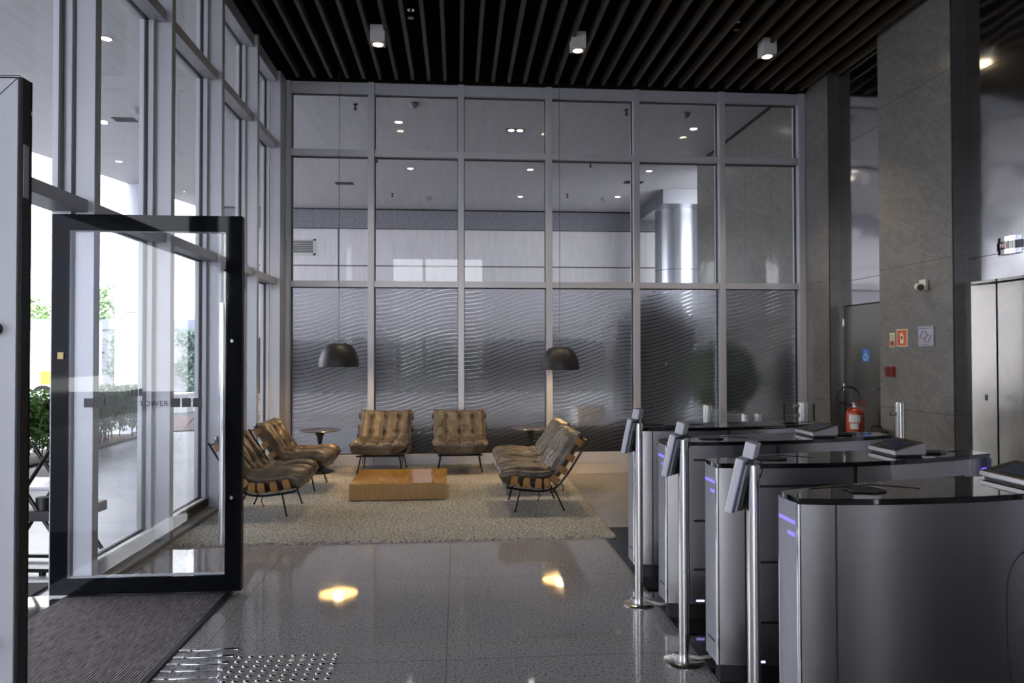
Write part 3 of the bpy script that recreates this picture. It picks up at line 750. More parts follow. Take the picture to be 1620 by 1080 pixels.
# pendant lamps
def pendant(x, y, zb, label, warm):
    t = thing('pendant_lamp', label, 'pendant lamp', (x, y, zb), 0, 'black dome pendant lamps')
    pr = [(0.238, 0.0), (0.238, 0.034), (0.229, 0.095), (0.210, 0.156), (0.182, 0.212), (0.151, 0.248), (0.125, 0.266), (0.087, 0.275)]
    inn = [(r - 0.006, z - 0.003) for r, z in pr]
    MB().lathe(pr + [(0.083, 0.275)] + inn[::-1][1:] + [(0.238, 0.0)], n=56, close=False).build('lamp_shade', 'matt_black_metal', t, smooth=True)
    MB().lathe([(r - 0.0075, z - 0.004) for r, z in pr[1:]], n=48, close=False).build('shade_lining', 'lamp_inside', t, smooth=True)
    MB().lathe([(0.0, 0.10), (0.03, 0.105), (0.045, 0.135), (0.03, 0.165), (0.016, 0.19), (0.016, 0.262), (0.0, 0.262)], n=20, close=False).build('bulb', 'bulb', t, smooth=True)
    MB().tube([(0, 0, 0.262), (0, 0, ZC + 0.1 - zb)], 0.003, 6).build('cord', 'matt_black_metal', t)
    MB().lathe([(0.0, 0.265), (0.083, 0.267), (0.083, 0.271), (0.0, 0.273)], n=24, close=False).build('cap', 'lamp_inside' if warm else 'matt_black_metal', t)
    ld = bpy.data.lights.new('pendant_light', 'POINT'); lo = bpy.data.objects.new('pendant_light', ld); COL.objects.link(lo)
    ld.energy = 2.2; ld.color = (1.0, 0.72, 0.38); ld.shadow_soft_size = 0.05; lo.location = (0, 0, 0.07); lo.parent = t
pendant(-1.405, 8.62, 1.335, 'black dome pendant lamp on a thin cable, left one above the rug', False)
pendant(1.27, 8.78, 1.29, 'black dome pendant lamp on a thin cable, right one with glowing top', True)

# square ceiling spotlights between the slats
def ceiling_spot(x, y, label, seen=True):
    t = thing('ceiling_spotlight', label, 'ceiling light', (x, y, 5.0), 0, 'white cube downlights in the slatted ceiling')
    MB().box(-0.082, 0.082, -0.082, 0.082, 0.0, 0.19).build('housing', 'lamp_box', t, bevel=0.003)
    MB().lathe([(0.068, -0.001), (0.070, -0.006), (0.056, -0.008), (0.054, -0.001)], n=32, close=False).build('trim_ring', 'white_paint', t, smooth=True)
    MB().lathe([(0.0, -0.004), (0.053, -0.0035)], n=32, close=False).build('lens', 'downlight_glow', t)
    ld = bpy.data.lights.new('spot', 'SPOT'); lo = bpy.data.objects.new('spot', ld); COL.objects.link(lo)
    ld.energy = 55; ld.color = (1.0, 0.80, 0.55); ld.spot_size = math.radians(95); ld.spot_blend = 0.7; ld.shadow_soft_size = 0.05
    lo.location = (0, 0, -0.02); lo.parent = t
ceiling_spot(-0.895, 8.13, 'white cube downlight in the slatted ceiling, left of the three')
ceiling_spot(1.395, 8.13, 'white cube downlight in the slatted ceiling, middle of the three')
ceiling_spot(3.66, 8.13, 'white cube downlight in the slatted ceiling, right of the three by the stone wall')
def sprinkler(x, y, z, label, mt='chrome', s=1.0, group=None):
    q = MB(); q.tube([(0, 0, 0.10 * s), (0, 0, 0.0)], 0.012 * s, 8); q.lathe([(0.0, -0.004 * s), (0.035 * s, -0.004 * s), (0.035 * s, 0.0), (0, 0.0)], n=16, close=False); q.lathe([(0.0, 0.085 * s), (0.04 * s, 0.085 * s), (0.04 * s, 0.098 * s), (0, 0.1 * s)], n=16, close=False)
    q.box(-0.022 * s, -0.016 * s, -0.004, 0.004, -0.0 * s, 0.05 * s); q.box(0.016 * s, 0.022 * s, -0.004, 0.004, 0.0, 0.05 * s)
    o = q.build('sprinkler', mt, smooth=True, loc=(x, y, z)); tag(o, label, 'sprinkler', group); return o
o = sprinkler(-0.50, 7.72, 5.12, 'chrome sprinkler between the black ceiling slats, right of the left downlight', group='sprinklers in the slatted ceiling')
MB().tube([(0, 0, 0.1), (0, 0, 0.88)], 0.012, 8).build('pipe', 'void_black', o)
o = sprinkler(3.13, 7.74, 5.12, 'chrome sprinkler between the black ceiling slats, left of the right-hand downlight', group='sprinklers in the slatted ceiling')
MB().tube([(0, 0, 0.1), (0, 0, 0.88)], 0.012, 8).build('pipe', 'void_black', o)

# ================================================================ TURNSTILES
XL_, XRr, XC = 1.172, 2.622, 1.897
FR = [(1.172, -0.155), (1.30, -0.178), (1.50, -0.190), (1.777, -0.178), (2.00, -0.145), (2.20, -0.100), (2.42, -0.035), (2.622, 0.040)]
def fcurve(x):
    for k in range(len(FR) - 1):
        if x <= FR[k + 1][0] + 1e-9:
            a = FR[max(k - 1, 0)]; b = FR[k]; c = FR[k + 1]; d = FR[min(k + 2, len(FR) - 1)]
            t = (x - b[0]) / (c[0] - b[0]); h = c[0] - b[0]
            m0 = (c[1] - a[1]) / (c[0] - a[0]) * h; m1 = (d[1] - b[1]) / (d[0] - b[0]) * h
            return (2 * t ** 3 - 3 * t ** 2 + 1) * b[1] + (t ** 3 - 2 * t ** 2 + t) * m0 + (-2 * t ** 3 + 3 * t ** 2) * c[1] + (t ** 3 - t ** 2) * m1
    return FR[-1][1]
def outline(g=0.0, ext=0.0):
    n = 28; P = []
    for k in range(n + 1):
        x = XL_ + (XRr - XL_) * k / n; P.append((x - XC, fcurve(x) - g))
    P = [(p[0] * (1 + ext), p[1]) for p in P]
    return P + [(-p[0], -p[1]) for p in P]
def strip(x0, x1, z0, z1, off=0.003, n=16, back=False):
    q = MB(); s_ = -1 if back else 1
    A = []
    for k in range(n + 1):
        x = x0 + (x1 - x0) * k / n; yv = fcurve(x)
        A.append((s_ * (x - XC), s_ * (yv - off)))
    for k in range(n):
        a, b = A[k], A[k + 1]
        q.prism([a, b, (b[0], b[1] + s_ * (off + 0.01)), (a[0], a[1] + s_ * (off + 0.01))] if not back else [a, b, (b[0], b[1] - 0.0 + s_ * (off + 0.01)), (a[0], a[1] + s_ * (off + 0.01))], z0, z1)
    return q
def turnstile(yc, label, slots=True, panel=False):
    t = thing('turnstile', label, 'turnstile', (XC, yc, 0.0015), 0, 'row of turnstile cabinets')
    MB().prism(outline(-0.025, -0.03), 0.0, 0.088).build('plinth', 'black_plastic', t)
    MB().prism(outline(), 0.088, 0.975).build('cabinet', 'turnstile_steel', t, smooth=True, bevel=0.002)
    MB().prism(outline(0.010, 0.008), 0.976, 0.996).build('glass_top', 'black_glass', t, smooth=True, bevel=0.002)
    q = strip(1.292, 1.298, 0.089, 0.974, 0.0012, 1); q.build('seam', 'joint_black', t)
    q = strip(2.49, 2.494, 0.089, 0.974, 0.0012, 1); q.build('seam', 'chrome', t)
    q = MB(); 
    for s_ in (-1, 1):
        q.tube([(s_ * (-0.7215), s_ * (-0.151), 0.089), (s_ * (-0.7215), s_ * (-0.151), 0.974)], 0.0085, 12)
        q.tube([(s_ * (-0.7195), s_ * (0.0), 0.089), (s_ * (-0.7195), s_ * (0.0), 0.974)], 0.0045, 10)
    q.build('corner_trim', 'chrome', t, smooth=True)
    if slots:
        for z in (0.893, 0.552, 0.280):
            strip(1.325, 1.80, z - 0.006, z + 0.006, 0.0015).build('slot', 'joint_black', t); strip(1.835, 2.455, z - 0.006, z + 0.006, 0.0015).build('slot', 'joint_black', t)
        strip(1.808, 1.826, 0.26, 0.974, 0.0015, 1).build('wing_gap', 'joint_black', t)
        strip(1.827, 1.833, 0.26, 0.974, 0.0022, 1).build('gap_edge', 'chrome', t)
        strip(1.335, 1.380, 0.102, 0.111, 0.002, 1).build('floor_led', 'violet_led', t)
    if panel:
        P = []; cxp, czp, hw, hz, r = 2.155, 0.535, 0.225, 0.27, 0.14
        for a0, sx_, sz_ in ((0, 1, 1), (90, -1, 1), (180, -1, -1), (270, 1, -1)):
            for k in range(9):
                a = math.radians(a0 + k * 90 / 8); P.append((cxp + sx_ * (hw - r) + r * math.cos(a), czp + sz_ * (hz - r) + r * math.sin(a)))
        PP = [(x - XC, fcurve(x) - 0.0005, z) for x, z in P]
        MB().tube(PP, 0.0018, 5, closed=True).build('wing_panel_line', 'joint_black', t)
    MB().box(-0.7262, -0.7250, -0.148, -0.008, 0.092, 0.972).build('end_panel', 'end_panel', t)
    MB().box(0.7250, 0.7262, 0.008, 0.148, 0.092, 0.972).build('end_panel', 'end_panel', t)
    # status leds on the end face
    for z, y1 in ((0.905, 0.125), (0.862, 0.055)):
        MB().box(-0.7275, -0.7262, -0.135, -0.135 + y1, z - 0.006, z + 0.006).build('status_led', 'blue_led', t)
        MB().box(0.7262, 0.7275, 0.135 - y1, 0.135, z - 0.006, z + 0.006).build('status_led', 'blue_led', t)
    strip(2.58, 2.615, 0.905, 0.925, 0.002, 1).build('status_led', 'blue_led', t)
    MB().box(-0.7270, -0.7262, -0.125, -0.04, 0.175, 0.187).build('nameplate', 'sign_dark', t)
    # card reader recess and glass cuts on the top
    q = MB(); q.prism([(-0.49, -0.085), (-0.41, -0.105), (-0.36, -0.085), (-0.37, -0.02), (-0.43, 0.0), (-0.49, -0.02)], 0.9965, 1.004); q.build('card_reader', 'black_plastic', t, bevel=0.003)
    q = MB(); q.prism([(0.40, 0.03), (0.47, 0.02), (0.52, 0.05), (0.50, 0.11), (0.43, 0.125), (0.39, 0.08)], 0.9965, 1.006); q.build('card_reader', 'black_plastic', t, bevel=0.003)
    ln = MB(); ln.tube([(-0.60, 0.0, 0.9968), (-0.33, 0.055, 0.9968), (-0.20, -0.03, 0.9968)], 0.0016, 5); ln.tube([(0.56, 0.10, 0.9968), (0.66, 0.13, 0.9968)], 0.0016, 5); ln.build('glass_cut', 'joint_black', t)
    return t
YC = [4.845, 4.108, 3.316, 2.54]
TL = ['farthest steel turnstile cabinet with black glass top, nearest the window wall', 'second farthest steel turnstile cabinet with black glass top, behind the second reader stand',
      'second nearest steel turnstile cabinet with black glass top and wide lane in front', 'nearest steel turnstile cabinet with plain curved side and rounded panel outline']
for k in range(4): turnstile(YC[k], TL[k], slots=(k < 3), panel=(k == 3))
# desk consoles lying on the glass tops
for k, lab in ((3, 'wedge shaped screen console on the nearest turnstile, cut by the frame edge'), (2, 'wedge shaped screen console on the second nearest turnstile'), (1, 'wedge shaped screen console on the second farthest turnstile')):
    t = thing('screen_console', lab, 'screen console', (2.085, YC[k] - 0.052, 0.9985), 0, 'wedge consoles on the turnstile tops')
    D, Wd, h0, h1 = 0.155, 0.225, 0.026, 0.066
    MB().box(0.012, D - 0.01, 0.012, Wd - 0.012, 0.0, 0.008).build('foot', 'black_plastic', t)
    MB().prism([(0.0, 0.008), (D, 0.008), (D, h1), (0.0, h0)], 0.0, Wd, axis='y').build('housing', 'console_silver', t, bevel=0.002)
    sl_ = (h1 - h0) / D
    def top_pt(x, y, e): return (x, y, h0 + sl_ * x + e)
    q = MB(); e0, e1 = 0.0003, 0.0018
    def slab(x0, x1, y0, y1, e0, e1, q):
        i = len(q.v); q.v += [top_pt(x0, y0, e0), top_pt(x1, y0, e0), top_pt(x1, y1, e0), top_pt(x0, y1, e0), top_pt(x0, y0, e1), top_pt(x1, y0, e1), top_pt(x1, y1, e1), top_pt(x0, y1, e1)]
        for f_ in ((0, 3, 2, 1), (4, 5, 6, 7), (0, 1, 5, 4), (1, 2, 6, 5), (2, 3, 7, 6), (3, 0, 4, 7)): q.f.append(tuple(i + z for z in f_)); q.mi.append(0)
    slab(0.004, D - 0.004, 0.004, Wd - 0.004, e0, e1, q); q.build('face_plate', 'bronze_face', t)
    q = MB(); slab(0.024, D - 0.024, 0.028, Wd - 0.034, 0.0019, 0.0030, q); q.build('bezel', 'black_plastic', t)
    q = MB(); slab(0.030, D - 0.030, 0.036, Wd - 0.042, 0.0031, 0.0040, q); q.build('screen', 'screen_grey', t)

# reader stands
def stand(x, y, label):
    t = thing('reader_stand', label, 'reader stand', (x, y, 0.0), math.radians(-38), 'steel reader stands before the turnstiles')
    b = MB().lathe([(0.0, 0.0005), (0.100, 0.0005), (0.100, 0.003), (0.094, 0.008), (0.04, 0.0105), (0.0, 0.0105)], n=48, close=False).build('base', 'pole_steel', t, smooth=True)
    for k in range(3):
        a = 0.6 + k * 2 * PI / 3; MB().lathe([(0.0, 0.011), (0.006, 0.011), (0.0055, 0.0125), (0, 0.0128)], c=(0.07 * math.cos(a), 0.07 * math.sin(a), -0.002), n=10, close=False).build('screw', 'chrome', b)
    MB().tube([(0, 0, 0.010), (0, 0, 1.075)], 0.0245, 28).build('pole', 'pole_steel', t, smooth=True)
    ang = math.radians(12.8)
    M = Matrix.Translation((-0.052, 0, 0.998)) @ Matrix.Rotation(ang, 4, 'Y')
    def tb(name, a, mt, bev=0.002, par=t):
        q = MB(); q.box(*a); q.v = [tuple(M @ Vector(p)) for p in q.v]; return q.build(name, mt, par, bevel=bev)
    r = tb('reader_housing', (-0.020, 0.010, -0.055, 0.055, -0.108, 0.104), 'pale_plastic', 0.006)
    tb('reader_screen', (-0.0225, -0.0195, -0.045, 0.045, -0.06, 0.09), 'black_glass', 0.001, r)
    tb('vented_back', (0.0105, 0.0175, -0.052, 0.052, -0.100, 0.094), 'screen_grey', 0.001, r)
    tb('back_bracket', (0.018, 0.024, -0.045, 0.045, -0.098, 0.086), 'grey_plastic', 0.001)
    tb('mounting_plate', (0.0245, 0.036, -0.03, 0.03, -0.09, 0.04), 'black_plastic', 0.001)
    M2 = Matrix.Translation((-0.004, 0, 1.128)) @ Matrix.Rotation(ang, 4, 'Y')
    q = MB(); q.box(-0.022, 0.020, -0.036, 0.036, -0.026, 0.034); q.v = [tuple(M2 @ Vector(p)) for p in q.v]; cm = q.build('camera_module', 'pale_plastic', t, bevel=0.005)
    q = MB(); q.box(0.002, 0.014, -0.012, 0.012, -0.05, -0.024); q.v = [tuple(M2 @ Vector(p)) for p in q.v]; q.build('hinge', 'black_plastic', t)
    q = MB(); q.lathe([(0.0, 0.0), (0.011, 0.0), (0.011, 0.002), (0, 0.002)], n=16, close=False); RR = Matrix.Translation((-0.0225, 0, 0.004)) @ Matrix.Rotation(-PI / 2, 4, 'Y'); q.v = [tuple(M2 @ RR @ Vector(p)) for p in q.v]; q.build('camera_lens', 'black_glass', cm)
    MB().tube([(0.012, 0.01, 1.10), (0.028, 0.016, 1.085), (0.03, 0.012, 1.05), (0.026, 0.0, 1.03)], 0.003, 6).build('wire', 'black_plastic', t)
    return t
SP = [(1.083, 4.212), (1.098, 3.412), (1.112, 2.62)]
for (x, y), lab in zip(SP, ('farthest steel pole stand with tilted face reader, left of the turnstiles', 'middle steel pole stand with tilted face reader on round floor plate', 'nearest steel pole stand with tilted face reader, its foot below the frame')): stand(x, y, lab)
def cable(pts, label):
    P = [Vector(p) for p in pts]; Q = []
    for k in range(len(P) - 1):
        a = P[max(k - 1, 0)]; b = P[k]; c = P[k + 1]; d = P[min(k + 2, len(P) - 1)]
        for s_ in range(8):
            u_ = s_ / 8; Q.append(0.5 * ((2 * b) + (-a + c) * u_ + (2 * a - 5 * b + 4 * c - d) * u_ ** 2 + (-a + 3 * b - 3 * c + d) * u_ ** 3))
    Q.append(P[-1]); tag(MB().tube(Q, 0.0085, 10).build('cable', 'white_cable', smooth=True), label, 'cable', 'white cables from stands to turnstiles')
cable([(1.112, 4.215, 0.022), (1.145, 4.19, 0.018), (1.19, 4.165, 0.0112), (1.24, 4.165, 0.0112), (1.30, 4.18, 0.0112)], 'white cable on the floor from the farthest reader stand to a turnstile')
cable([(1.127, 3.412, 0.024), (1.17, 3.40, 0.020), (1.215, 3.425, 0.0112), (1.26, 3.43, 0.0112), (1.30, 3.41, 0.0112)], 'white cable on the floor from the middle reader stand to a turnstile')
cable([(1.141, 2.62, 0.024), (1.18, 2.61, 0.018), (1.22, 2.62, 0.0112), (1.28, 2.62, 0.0112)], 'white cable at the foot of the nearest reader stand')

# glass railing and gate posts behind the farthest turnstile
def post(x, y, h, label, r=0.045, knob=None):
    t = thing('barrier_post', label, 'barrier post', (x, y, 0.0), 0, 'brushed round barrier posts')
    MB().lathe([(0.0, 0.002), (r + 0.012, 0.002), (r + 0.012, 0.01), (r, 0.012), (r, h - 0.004), (r - 0.004, h), (0.0, h)], n=32, close=False).build('tube', 'pole_steel', t, smooth=True)
    if knob:
        for z in knob: MB().tube([(-r - 0.045, 0, z), (-r + 0.005, 0, z)], [0.022, 0.016], 14).build('knob', 'chrome', t, smooth=True)
    return t
post(2.36, 6.60, 1.0, 'short brushed steel barrier post at the far end of the glass railing')
post(2.340, 5.66, 1.0, 'left of two touching barrier posts in the middle of the glass railing', 0.03)
post(2.445, 5.66, 1.0, 'right of two touching barrier posts in the middle of the glass railing', 0.035)
post(3.43, 6.86, 1.0, 'brushed steel gate post with chrome clamps beside the framed glass', 0.05, (0.97, 0.88))
post(4.40, 6.80, 1.0, 'tall brushed steel gate post with knob standing by the stone wall', 0.05, (0.885,))
t = thing('glass_railing', 'clear glass railing panel running from the far barrier post towards the turnstile', 'glass railing', (2.385, 5.0, 0.0))
MB().box(-0.006, 0.006, 0.08, 0.62, 0.06, 0.985).build('glass_panel', 'rail_glass', t)
MB().box(-0.006, 0.006, 0.70, 1.53, 0.06, 0.985).build('glass_panel', 'rail_glass', t)
t = thing('glass_gate', 'small glass gate leaf with black edge strips behind the gate post', 'glass gate', (3.30, 6.98, 0.0))
MB().box(0.0, 0.30, 0.0, 0.012, 0.12, 0.975).build('glass_panel', 'rail_glass', t)
q = MB(); q.box(-0.012, 0.0, -0.004, 0.016, 0.11, 0.98); q.box(0.30, 0.312, -0.004, 0.016, 0.11, 0.98); q.build('edge_strip', 'black_plastic', t)
MB().box(0.13, 0.17, -0.02, 0.03, 0.0, 0.13).build('foot', 'pole_steel', t)

# ================================================================ THINGS ON AND BY THE RIGHT WALL
def on_wall(name, label, cat, y, z, X=XS, group=None):
    """local: x to the viewer's right (-Y world), y out of the wall, z up"""
    o = thing(name, label, cat, (X, y, z), 0, group); o.rotation_euler = (0, 0, -PI / 2)   # local x -> -Y, local y -> +X
    return o
# local axes after -90deg about z: x -> (0,-1,0), y -> (1,0,0); so out of the wall (towards -X) is local -y
t = on_wall('extinguisher_sign', 'orange red square sign with cream extinguisher pictogram on the stone pier', 'sign', 7.457, 1.653)
MB().box(-0.093, 0.093, -0.004, -0.0005, -0.095, 0.095).build('border', 'sign_cream', t)
MB().box(-0.080, 0.080, -0.0052, -0.004, -0.084, 0.084).build('field', 'sign_red', t)
q = MB(); q.prism([(-0.028, -0.062), (0.028, -0.062), (0.028, 0.026), (0.018, 0.04), (-0.018, 0.04), (-0.028, 0.026)], -0.0066, -0.0052, axis='y'); q.prism([(-0.012, 0.042), (0.012, 0.042), (0.012, 0.058), (-0.034, 0.046), (-0.036, 0.026), (-0.028, 0.032), (-0.024, 0.04)], -0.0066, -0.0052, axis='y'); q.build('pictogram', 'sign_cream', t)
q = MB(); q.prism([(0.014 * math.cos(a * PI / 8), 0.002 + 0.020 * math.sin(a * PI / 8)) for a in range(16)], -0.0074, -0.0066, axis='y'); q.build('emblem', 'sign_dark', t)
t = on_wall('notice_sign', 'small narrow cream and orange notice left of the extinguisher sign', 'sign', 7.633, 1.633)
MB().box(-0.045, 0.045, -0.004, -0.0005, -0.080, 0.080).build('plate', 'sign_cream', t)
q = MB(); q.tube([(0.024 * math.cos(a * PI / 12), -0.0045, 0.032 + 0.026 * math.sin(a * PI / 12)) for a in range(24)], 0.0035, 5, closed=True); q.build('ring', 'sign_dark', t)
q = MB(); q.box(-0.037, 0.037, -0.0052, -0.004, -0.072, -0.005); q.build('panel', 'sign_red', t)
q = MB(); [q.box(-0.03, 0.03, -0.0060, -0.0052, z, z + 0.005) for z in (-0.026, -0.056)]; q.box(-0.03, -0.006, -0.006, -0.0052, -0.045, -0.032); q.box(0.006, 0.03, -0.006, -0.0052, -0.045, -0.032); q.build('print', 'sign_dark', t)
t = on_wall('map_sign', 'square silver plate with red outline of two joined angular shapes', 'sign', 7.045, 1.663)
MB().box(-0.120, 0.120, -0.016, -0.0005, -0.103, 0.103).build('plate', 'sign_silver', t, bevel=0.001)
q = MB()
for P in ([(-0.095, -0.018), (-0.045, 0.050), (0.0, 0.050), (0.028, 0.012), (0.095, 0.008), (0.045, -0.060), (0.0, -0.060), (-0.028, -0.018)], [(0.028, 0.012), (-0.005, -0.022), (-0.028, -0.018)]):
    cl_ = len(P) > 3; q.tube([(x, -0.0168, z) for x, z in P], 0.0042, 5, closed=cl_)
q.build('emblem', 'sign_line', t)
q = MB(); q.box(-0.10, 0.10, -0.0166, -0.016, 0.078, 0.083); q.box(-0.05, 0.05, -0.0166, -0.016, -0.088, -0.084); q.build('print', 'sign_dark', t)
t = on_wall('access_sign', 'small blue sticker with white wheelchair symbol on the steel door', 'sign', 8.415, 1.46, XR + 0.004)
MB().box(-0.078, 0.078, -0.0022, -0.0004, -0.078, 0.078).build('sticker', 'sign_blue', t)
q = MB()
q.tube([(-0.008, -0.003, 0.036), (-0.005, -0.003, 0.002), (0.030, -0.003, 0.0), (0.042, -0.003, -0.042), (0.056, -0.003, -0.038)], 0.006, 6)
q.tube([(-0.006 + 0.034 * math.cos(a), -0.003, -0.028 + 0.034 * math.sin(a)) for a in [math.radians(d_) for d_ in range(110, 350, 20)]], 0.0055, 6)
q.tube([(-0.007, -0.003, 0.016), (0.022, -0.003, 0.016)], 0.005, 6)
q.tube([(-0.010 + 0.004 * math.cos(a * PI / 4), -0.003, 0.053 + 0.004 * math.sin(a * PI / 4)) for a in range(8)], 0.006, 6, closed=True)
q.v = [(x * 1.05, max(y, -0.0042), z) for x, y, z in q.v]; q.build('wheelchair_symbol', 'sign_white', t)
t = on_wall('fire_alarm', 'dark red fire alarm call point box on the stone pier', 'fire alarm', 7.64, 1.278)
MB().box(-0.055, 0.055, -0.05, -0.0005, -0.058, 0.058).build('housing', 'alarm_red', t, bevel=0.004)
MB().box(-0.045, 0.045, -0.0515, -0.050, -0.048, 0.048).build('recess', 'alarm_dark', t)
MB().box(-0.090, -0.055, -0.04, -0.012, -0.04, 0.044).build('side_box', 'alarm_red', t, bevel=0.003)
MB().box(-0.0915, -0.090, -0.032, -0.016, -0.014, 0.022).build('window', 'sign_cream', t)
t = on_wall('security_camera', 'small white bullet security camera on a square plate on the stone pier', 'security camera', 7.07, 2.195)
MB().box(-0.055, 0.055, -0.03, -0.0005, -0.058, 0.058).build('wall_plate', 'cream_plastic', t, bevel=0.006)
MB().tube([(0, -0.02, -0.01), (0.01, -0.06, -0.015)], 0.015, 10).build('arm', 'cream_plastic', t, smooth=True)
b_ = MB().tube([(-0.05, -0.045, -0.01), (0.055, -0.085, -0.03)], 0.036, 20).build('body', 'cream_plastic', t, smooth=True)
MB().tube([(0.053, -0.084, -0.0295), (0.062, -0.088, -0.0315)], 0.033, 20).build('lens_hood', 'black_plastic', b_, smooth=True)
# call slot on the jamb and the jamb itself
jb = MB().box(XR, XE + 0.05, 6.600, 6.634, 0, 2.18)
t = thing('call_plate', 'small slotted call button plate on the elevator jamb', 'call button', (5.155, 6.5985, 1.055))
MB().box(-0.018, 0.018, -0.002, 0.0, -0.036, 0.032).build('plate', 'chrome', t)
q = MB(); q.box(-0.013, -0.002, -0.003, -0.002, -0.028, 0.024); q.box(0.002, 0.013, -0.003, -0.002, -0.028, 0.024); q.build('slot', 'joint_black', t)
# lens shaped elevator lantern
t = on_wall('elevator_lantern', 'curved chrome elevator floor indicator with black band above the lift', 'floor indicator', 6.10, 2.465, XR)
n = 14; P = [(-0.145 + 0.29 * k / n, -0.004 - 0.055 * math.sin(PI * k / n) ** 0.8) for k in range(n + 1)] + [(0.145, -0.001), (-0.145, -0.001)]
def scaled(P, s_, z0, z1): return MB().prism(P[::-1], z0, z1)
scaled(P, 1, -0.078, 0.078).build('body', 'chrome', t, smooth=True)
P2 = [(-0.150 + 0.30 * k / n, -0.008 - 0.055 * math.sin(PI * k / n) ** 0.8) for k in range(n + 1)] + [(0.150, -0.001), (-0.150, -0.001)]
scaled(P2, 1, -0.036, 0.036).build('display_band', 'black_glass', t, smooth=True)
tx = text('display', 'NB', 0.06, (-0.045, -0.0640, -0.020), (PI / 2, 0, 0), 'display_red', t)
# fire extinguisher on stand, black bag behind it
t = thing('fire_extinguisher', 'red fire extinguisher with curled black hose standing before the steel door', 'fire extinguisher', (4.80, 8.30, 0.0))
MB().lathe([(0.0, 0.10), (0.09, 0.10), (0.101, 0.125), (0.101, 0.755), (0.094, 0.79), (0.07, 0.817), (0.035, 0.83), (0.0, 0.832)], n=40, close=False).build('cylinder', 'extinguisher_red', t, smooth=True)
MB().lathe([(0.0, 0.005), (0.13, 0.005), (0.13, 0.02), (0.104, 0.03), (0.104, 0.12), (0.0, 0.12)], n=32, close=False).build('floor_stand', 'black_plastic', t, smooth=True)
MB().lathe([(0.030, 0.82), (0.030, 0.85), (0.022, 0.855), (0.022, 0.885), (0.0, 0.887)], n=16, close=False).build('valve', 'pole_steel', t, smooth=True)
q = MB(); q.tube([(-0.01, -0.01, 0.882), (0.06, -0.04, 0.905), (0.10, -0.06, 0.915)], 0.008, 6); q.tube([(-0.01, -0.01, 0.868), (0.06, -0.04, 0.862), (0.115, -0.065, 0.845)], 0.009, 6); q.build('lever', 'extinguisher_red', t, smooth=True)
MB().tube([(0.0, -0.012, 0.872), (-0.055, -0.05, 0.872)], 0.02, 12).build('gauge', 'pole_steel', t, smooth=True)
hp = [(0.0 + 0.145 * math.cos(a) - 0.105, -0.03, 0.965 + 0.115 * math.sin(a)) for a in [math.radians(d_) for d_ in range(-18, 232, 14)]]
hp = [(0.03, -0.02, 0.89)] + hp + [(-0.11, -0.04, 0.868), (-0.05, -0.04, 0.866)]
MB().tube(hp, 0.0125, 10).build('hose', 'rubber', t, smooth=True)
def arc_label(z0, z1, a0, a1, mt, nm):
    q = MB(); r = 0.1022; n = 10
    for k in range(n):
        A, B_ = [math.radians(a0 + (a1 - a0) * w / n) for w in (k, k + 1)]
        q.face([(r * math.cos(A), r * math.sin(A), z0), (r * math.cos(B_), r * math.sin(B_), z0), (r * math.cos(B_), r * math.sin(B_), z1), (r * math.cos(A), r * math.sin(A), z1)])
    q.build(nm, mt, t, smooth='all')
arc_label(0.655, 0.745, 200, 275, 'label_paper', 'label'); arc_label(0.575, 0.645, 210, 262, 'label_paper', 'label'); arc_label(0.50, 0.545, 190, 345, 'label_green', 'label_band')
t = thing('waste_bin', 'black rounded waste bin between extinguisher and stone pier', 'bin', (4.72, 7.72, 0.0))
MB().lathe([(0.0, 0.004), (0.10, 0.004), (0.115, 0.03), (0.128, 0.55), (0.122, 0.60), (0.09, 0.625), (0.0, 0.63)], n=28, close=False).build('body', 'bag_black', t, smooth=True)
q = MB(); q.tube([(0.07 * math.cos(a * PI / 8), 0.0, 0.625 + 0.045 * math.sin(a * PI / 8)) for a in range(9)], 0.006, 6); q.build('handle', 'bag_black', t, smooth=True)

# ================================================================ OUTSIDE
GZ = -0.012
g_ = MB(); g_.box(-8.2, -2.47, -20, 16.5, GZ - 0.2, GZ); g_.box(-60, -8.2, -20, 16.5, GZ - 0.2, GZ, 1); g_.box(-2.47, 40, -20, -6.5, GZ - 0.2, GZ); g_.box(5.4, 40, -6.5, -2.0, GZ - 0.2, GZ); g_.box(-2.47, 40, 9.87, 16.5, GZ - 0.2, GZ); struct(g_.build('ground_paving', ['paving', 'asphalt']))
g_ = MB(); g_.box(-60, 40, 16.5, 90, GZ - 0.2, GZ - 0.002); struct(g_.build('ground_street', 'asphalt'))
tag(MB().prism([(-6.1, 13.9), (-4.2, 14.6), (2.0, 14.6), (2.0, 17.4), (-6.6, 17.4)], GZ, 0.012).build('gravel_bed', 'gravel'), 'bed of reddish brown gravel beyond the paved terrace', 'gravel bed', kind='stuff')
# soffit
def soffit():
    ed = lambda y: -7.64 + 0.262 * (y - 13.56)
    q = MB(); q.prism([(ed(-7), -7), (-2.5, -7), (-2.5, 19.12), (ed(19.12), 19.12)], 5.32, 5.9)
    q.prism([(-2.5, 9.9), (9.5, 9.9), (9.5, 19.12), (-2.5, 19.12)], 5.32, 5.9)
    o = q.build('ceiling_terrace', 'soffit_paint')
    # wait: slab must not cover the lobby itself
    f = MB(); f.prism([(ed(-7) - 0.62, -7), (ed(-7) - 0.02, -7), (ed(19.12) - 0.02, 19.12), (ed(19.12) - 0.62, 19.12)], 5.335, 5.95); f.build('edge_strip', 'soffit_paint', o)
    return struct(o)
soffit()
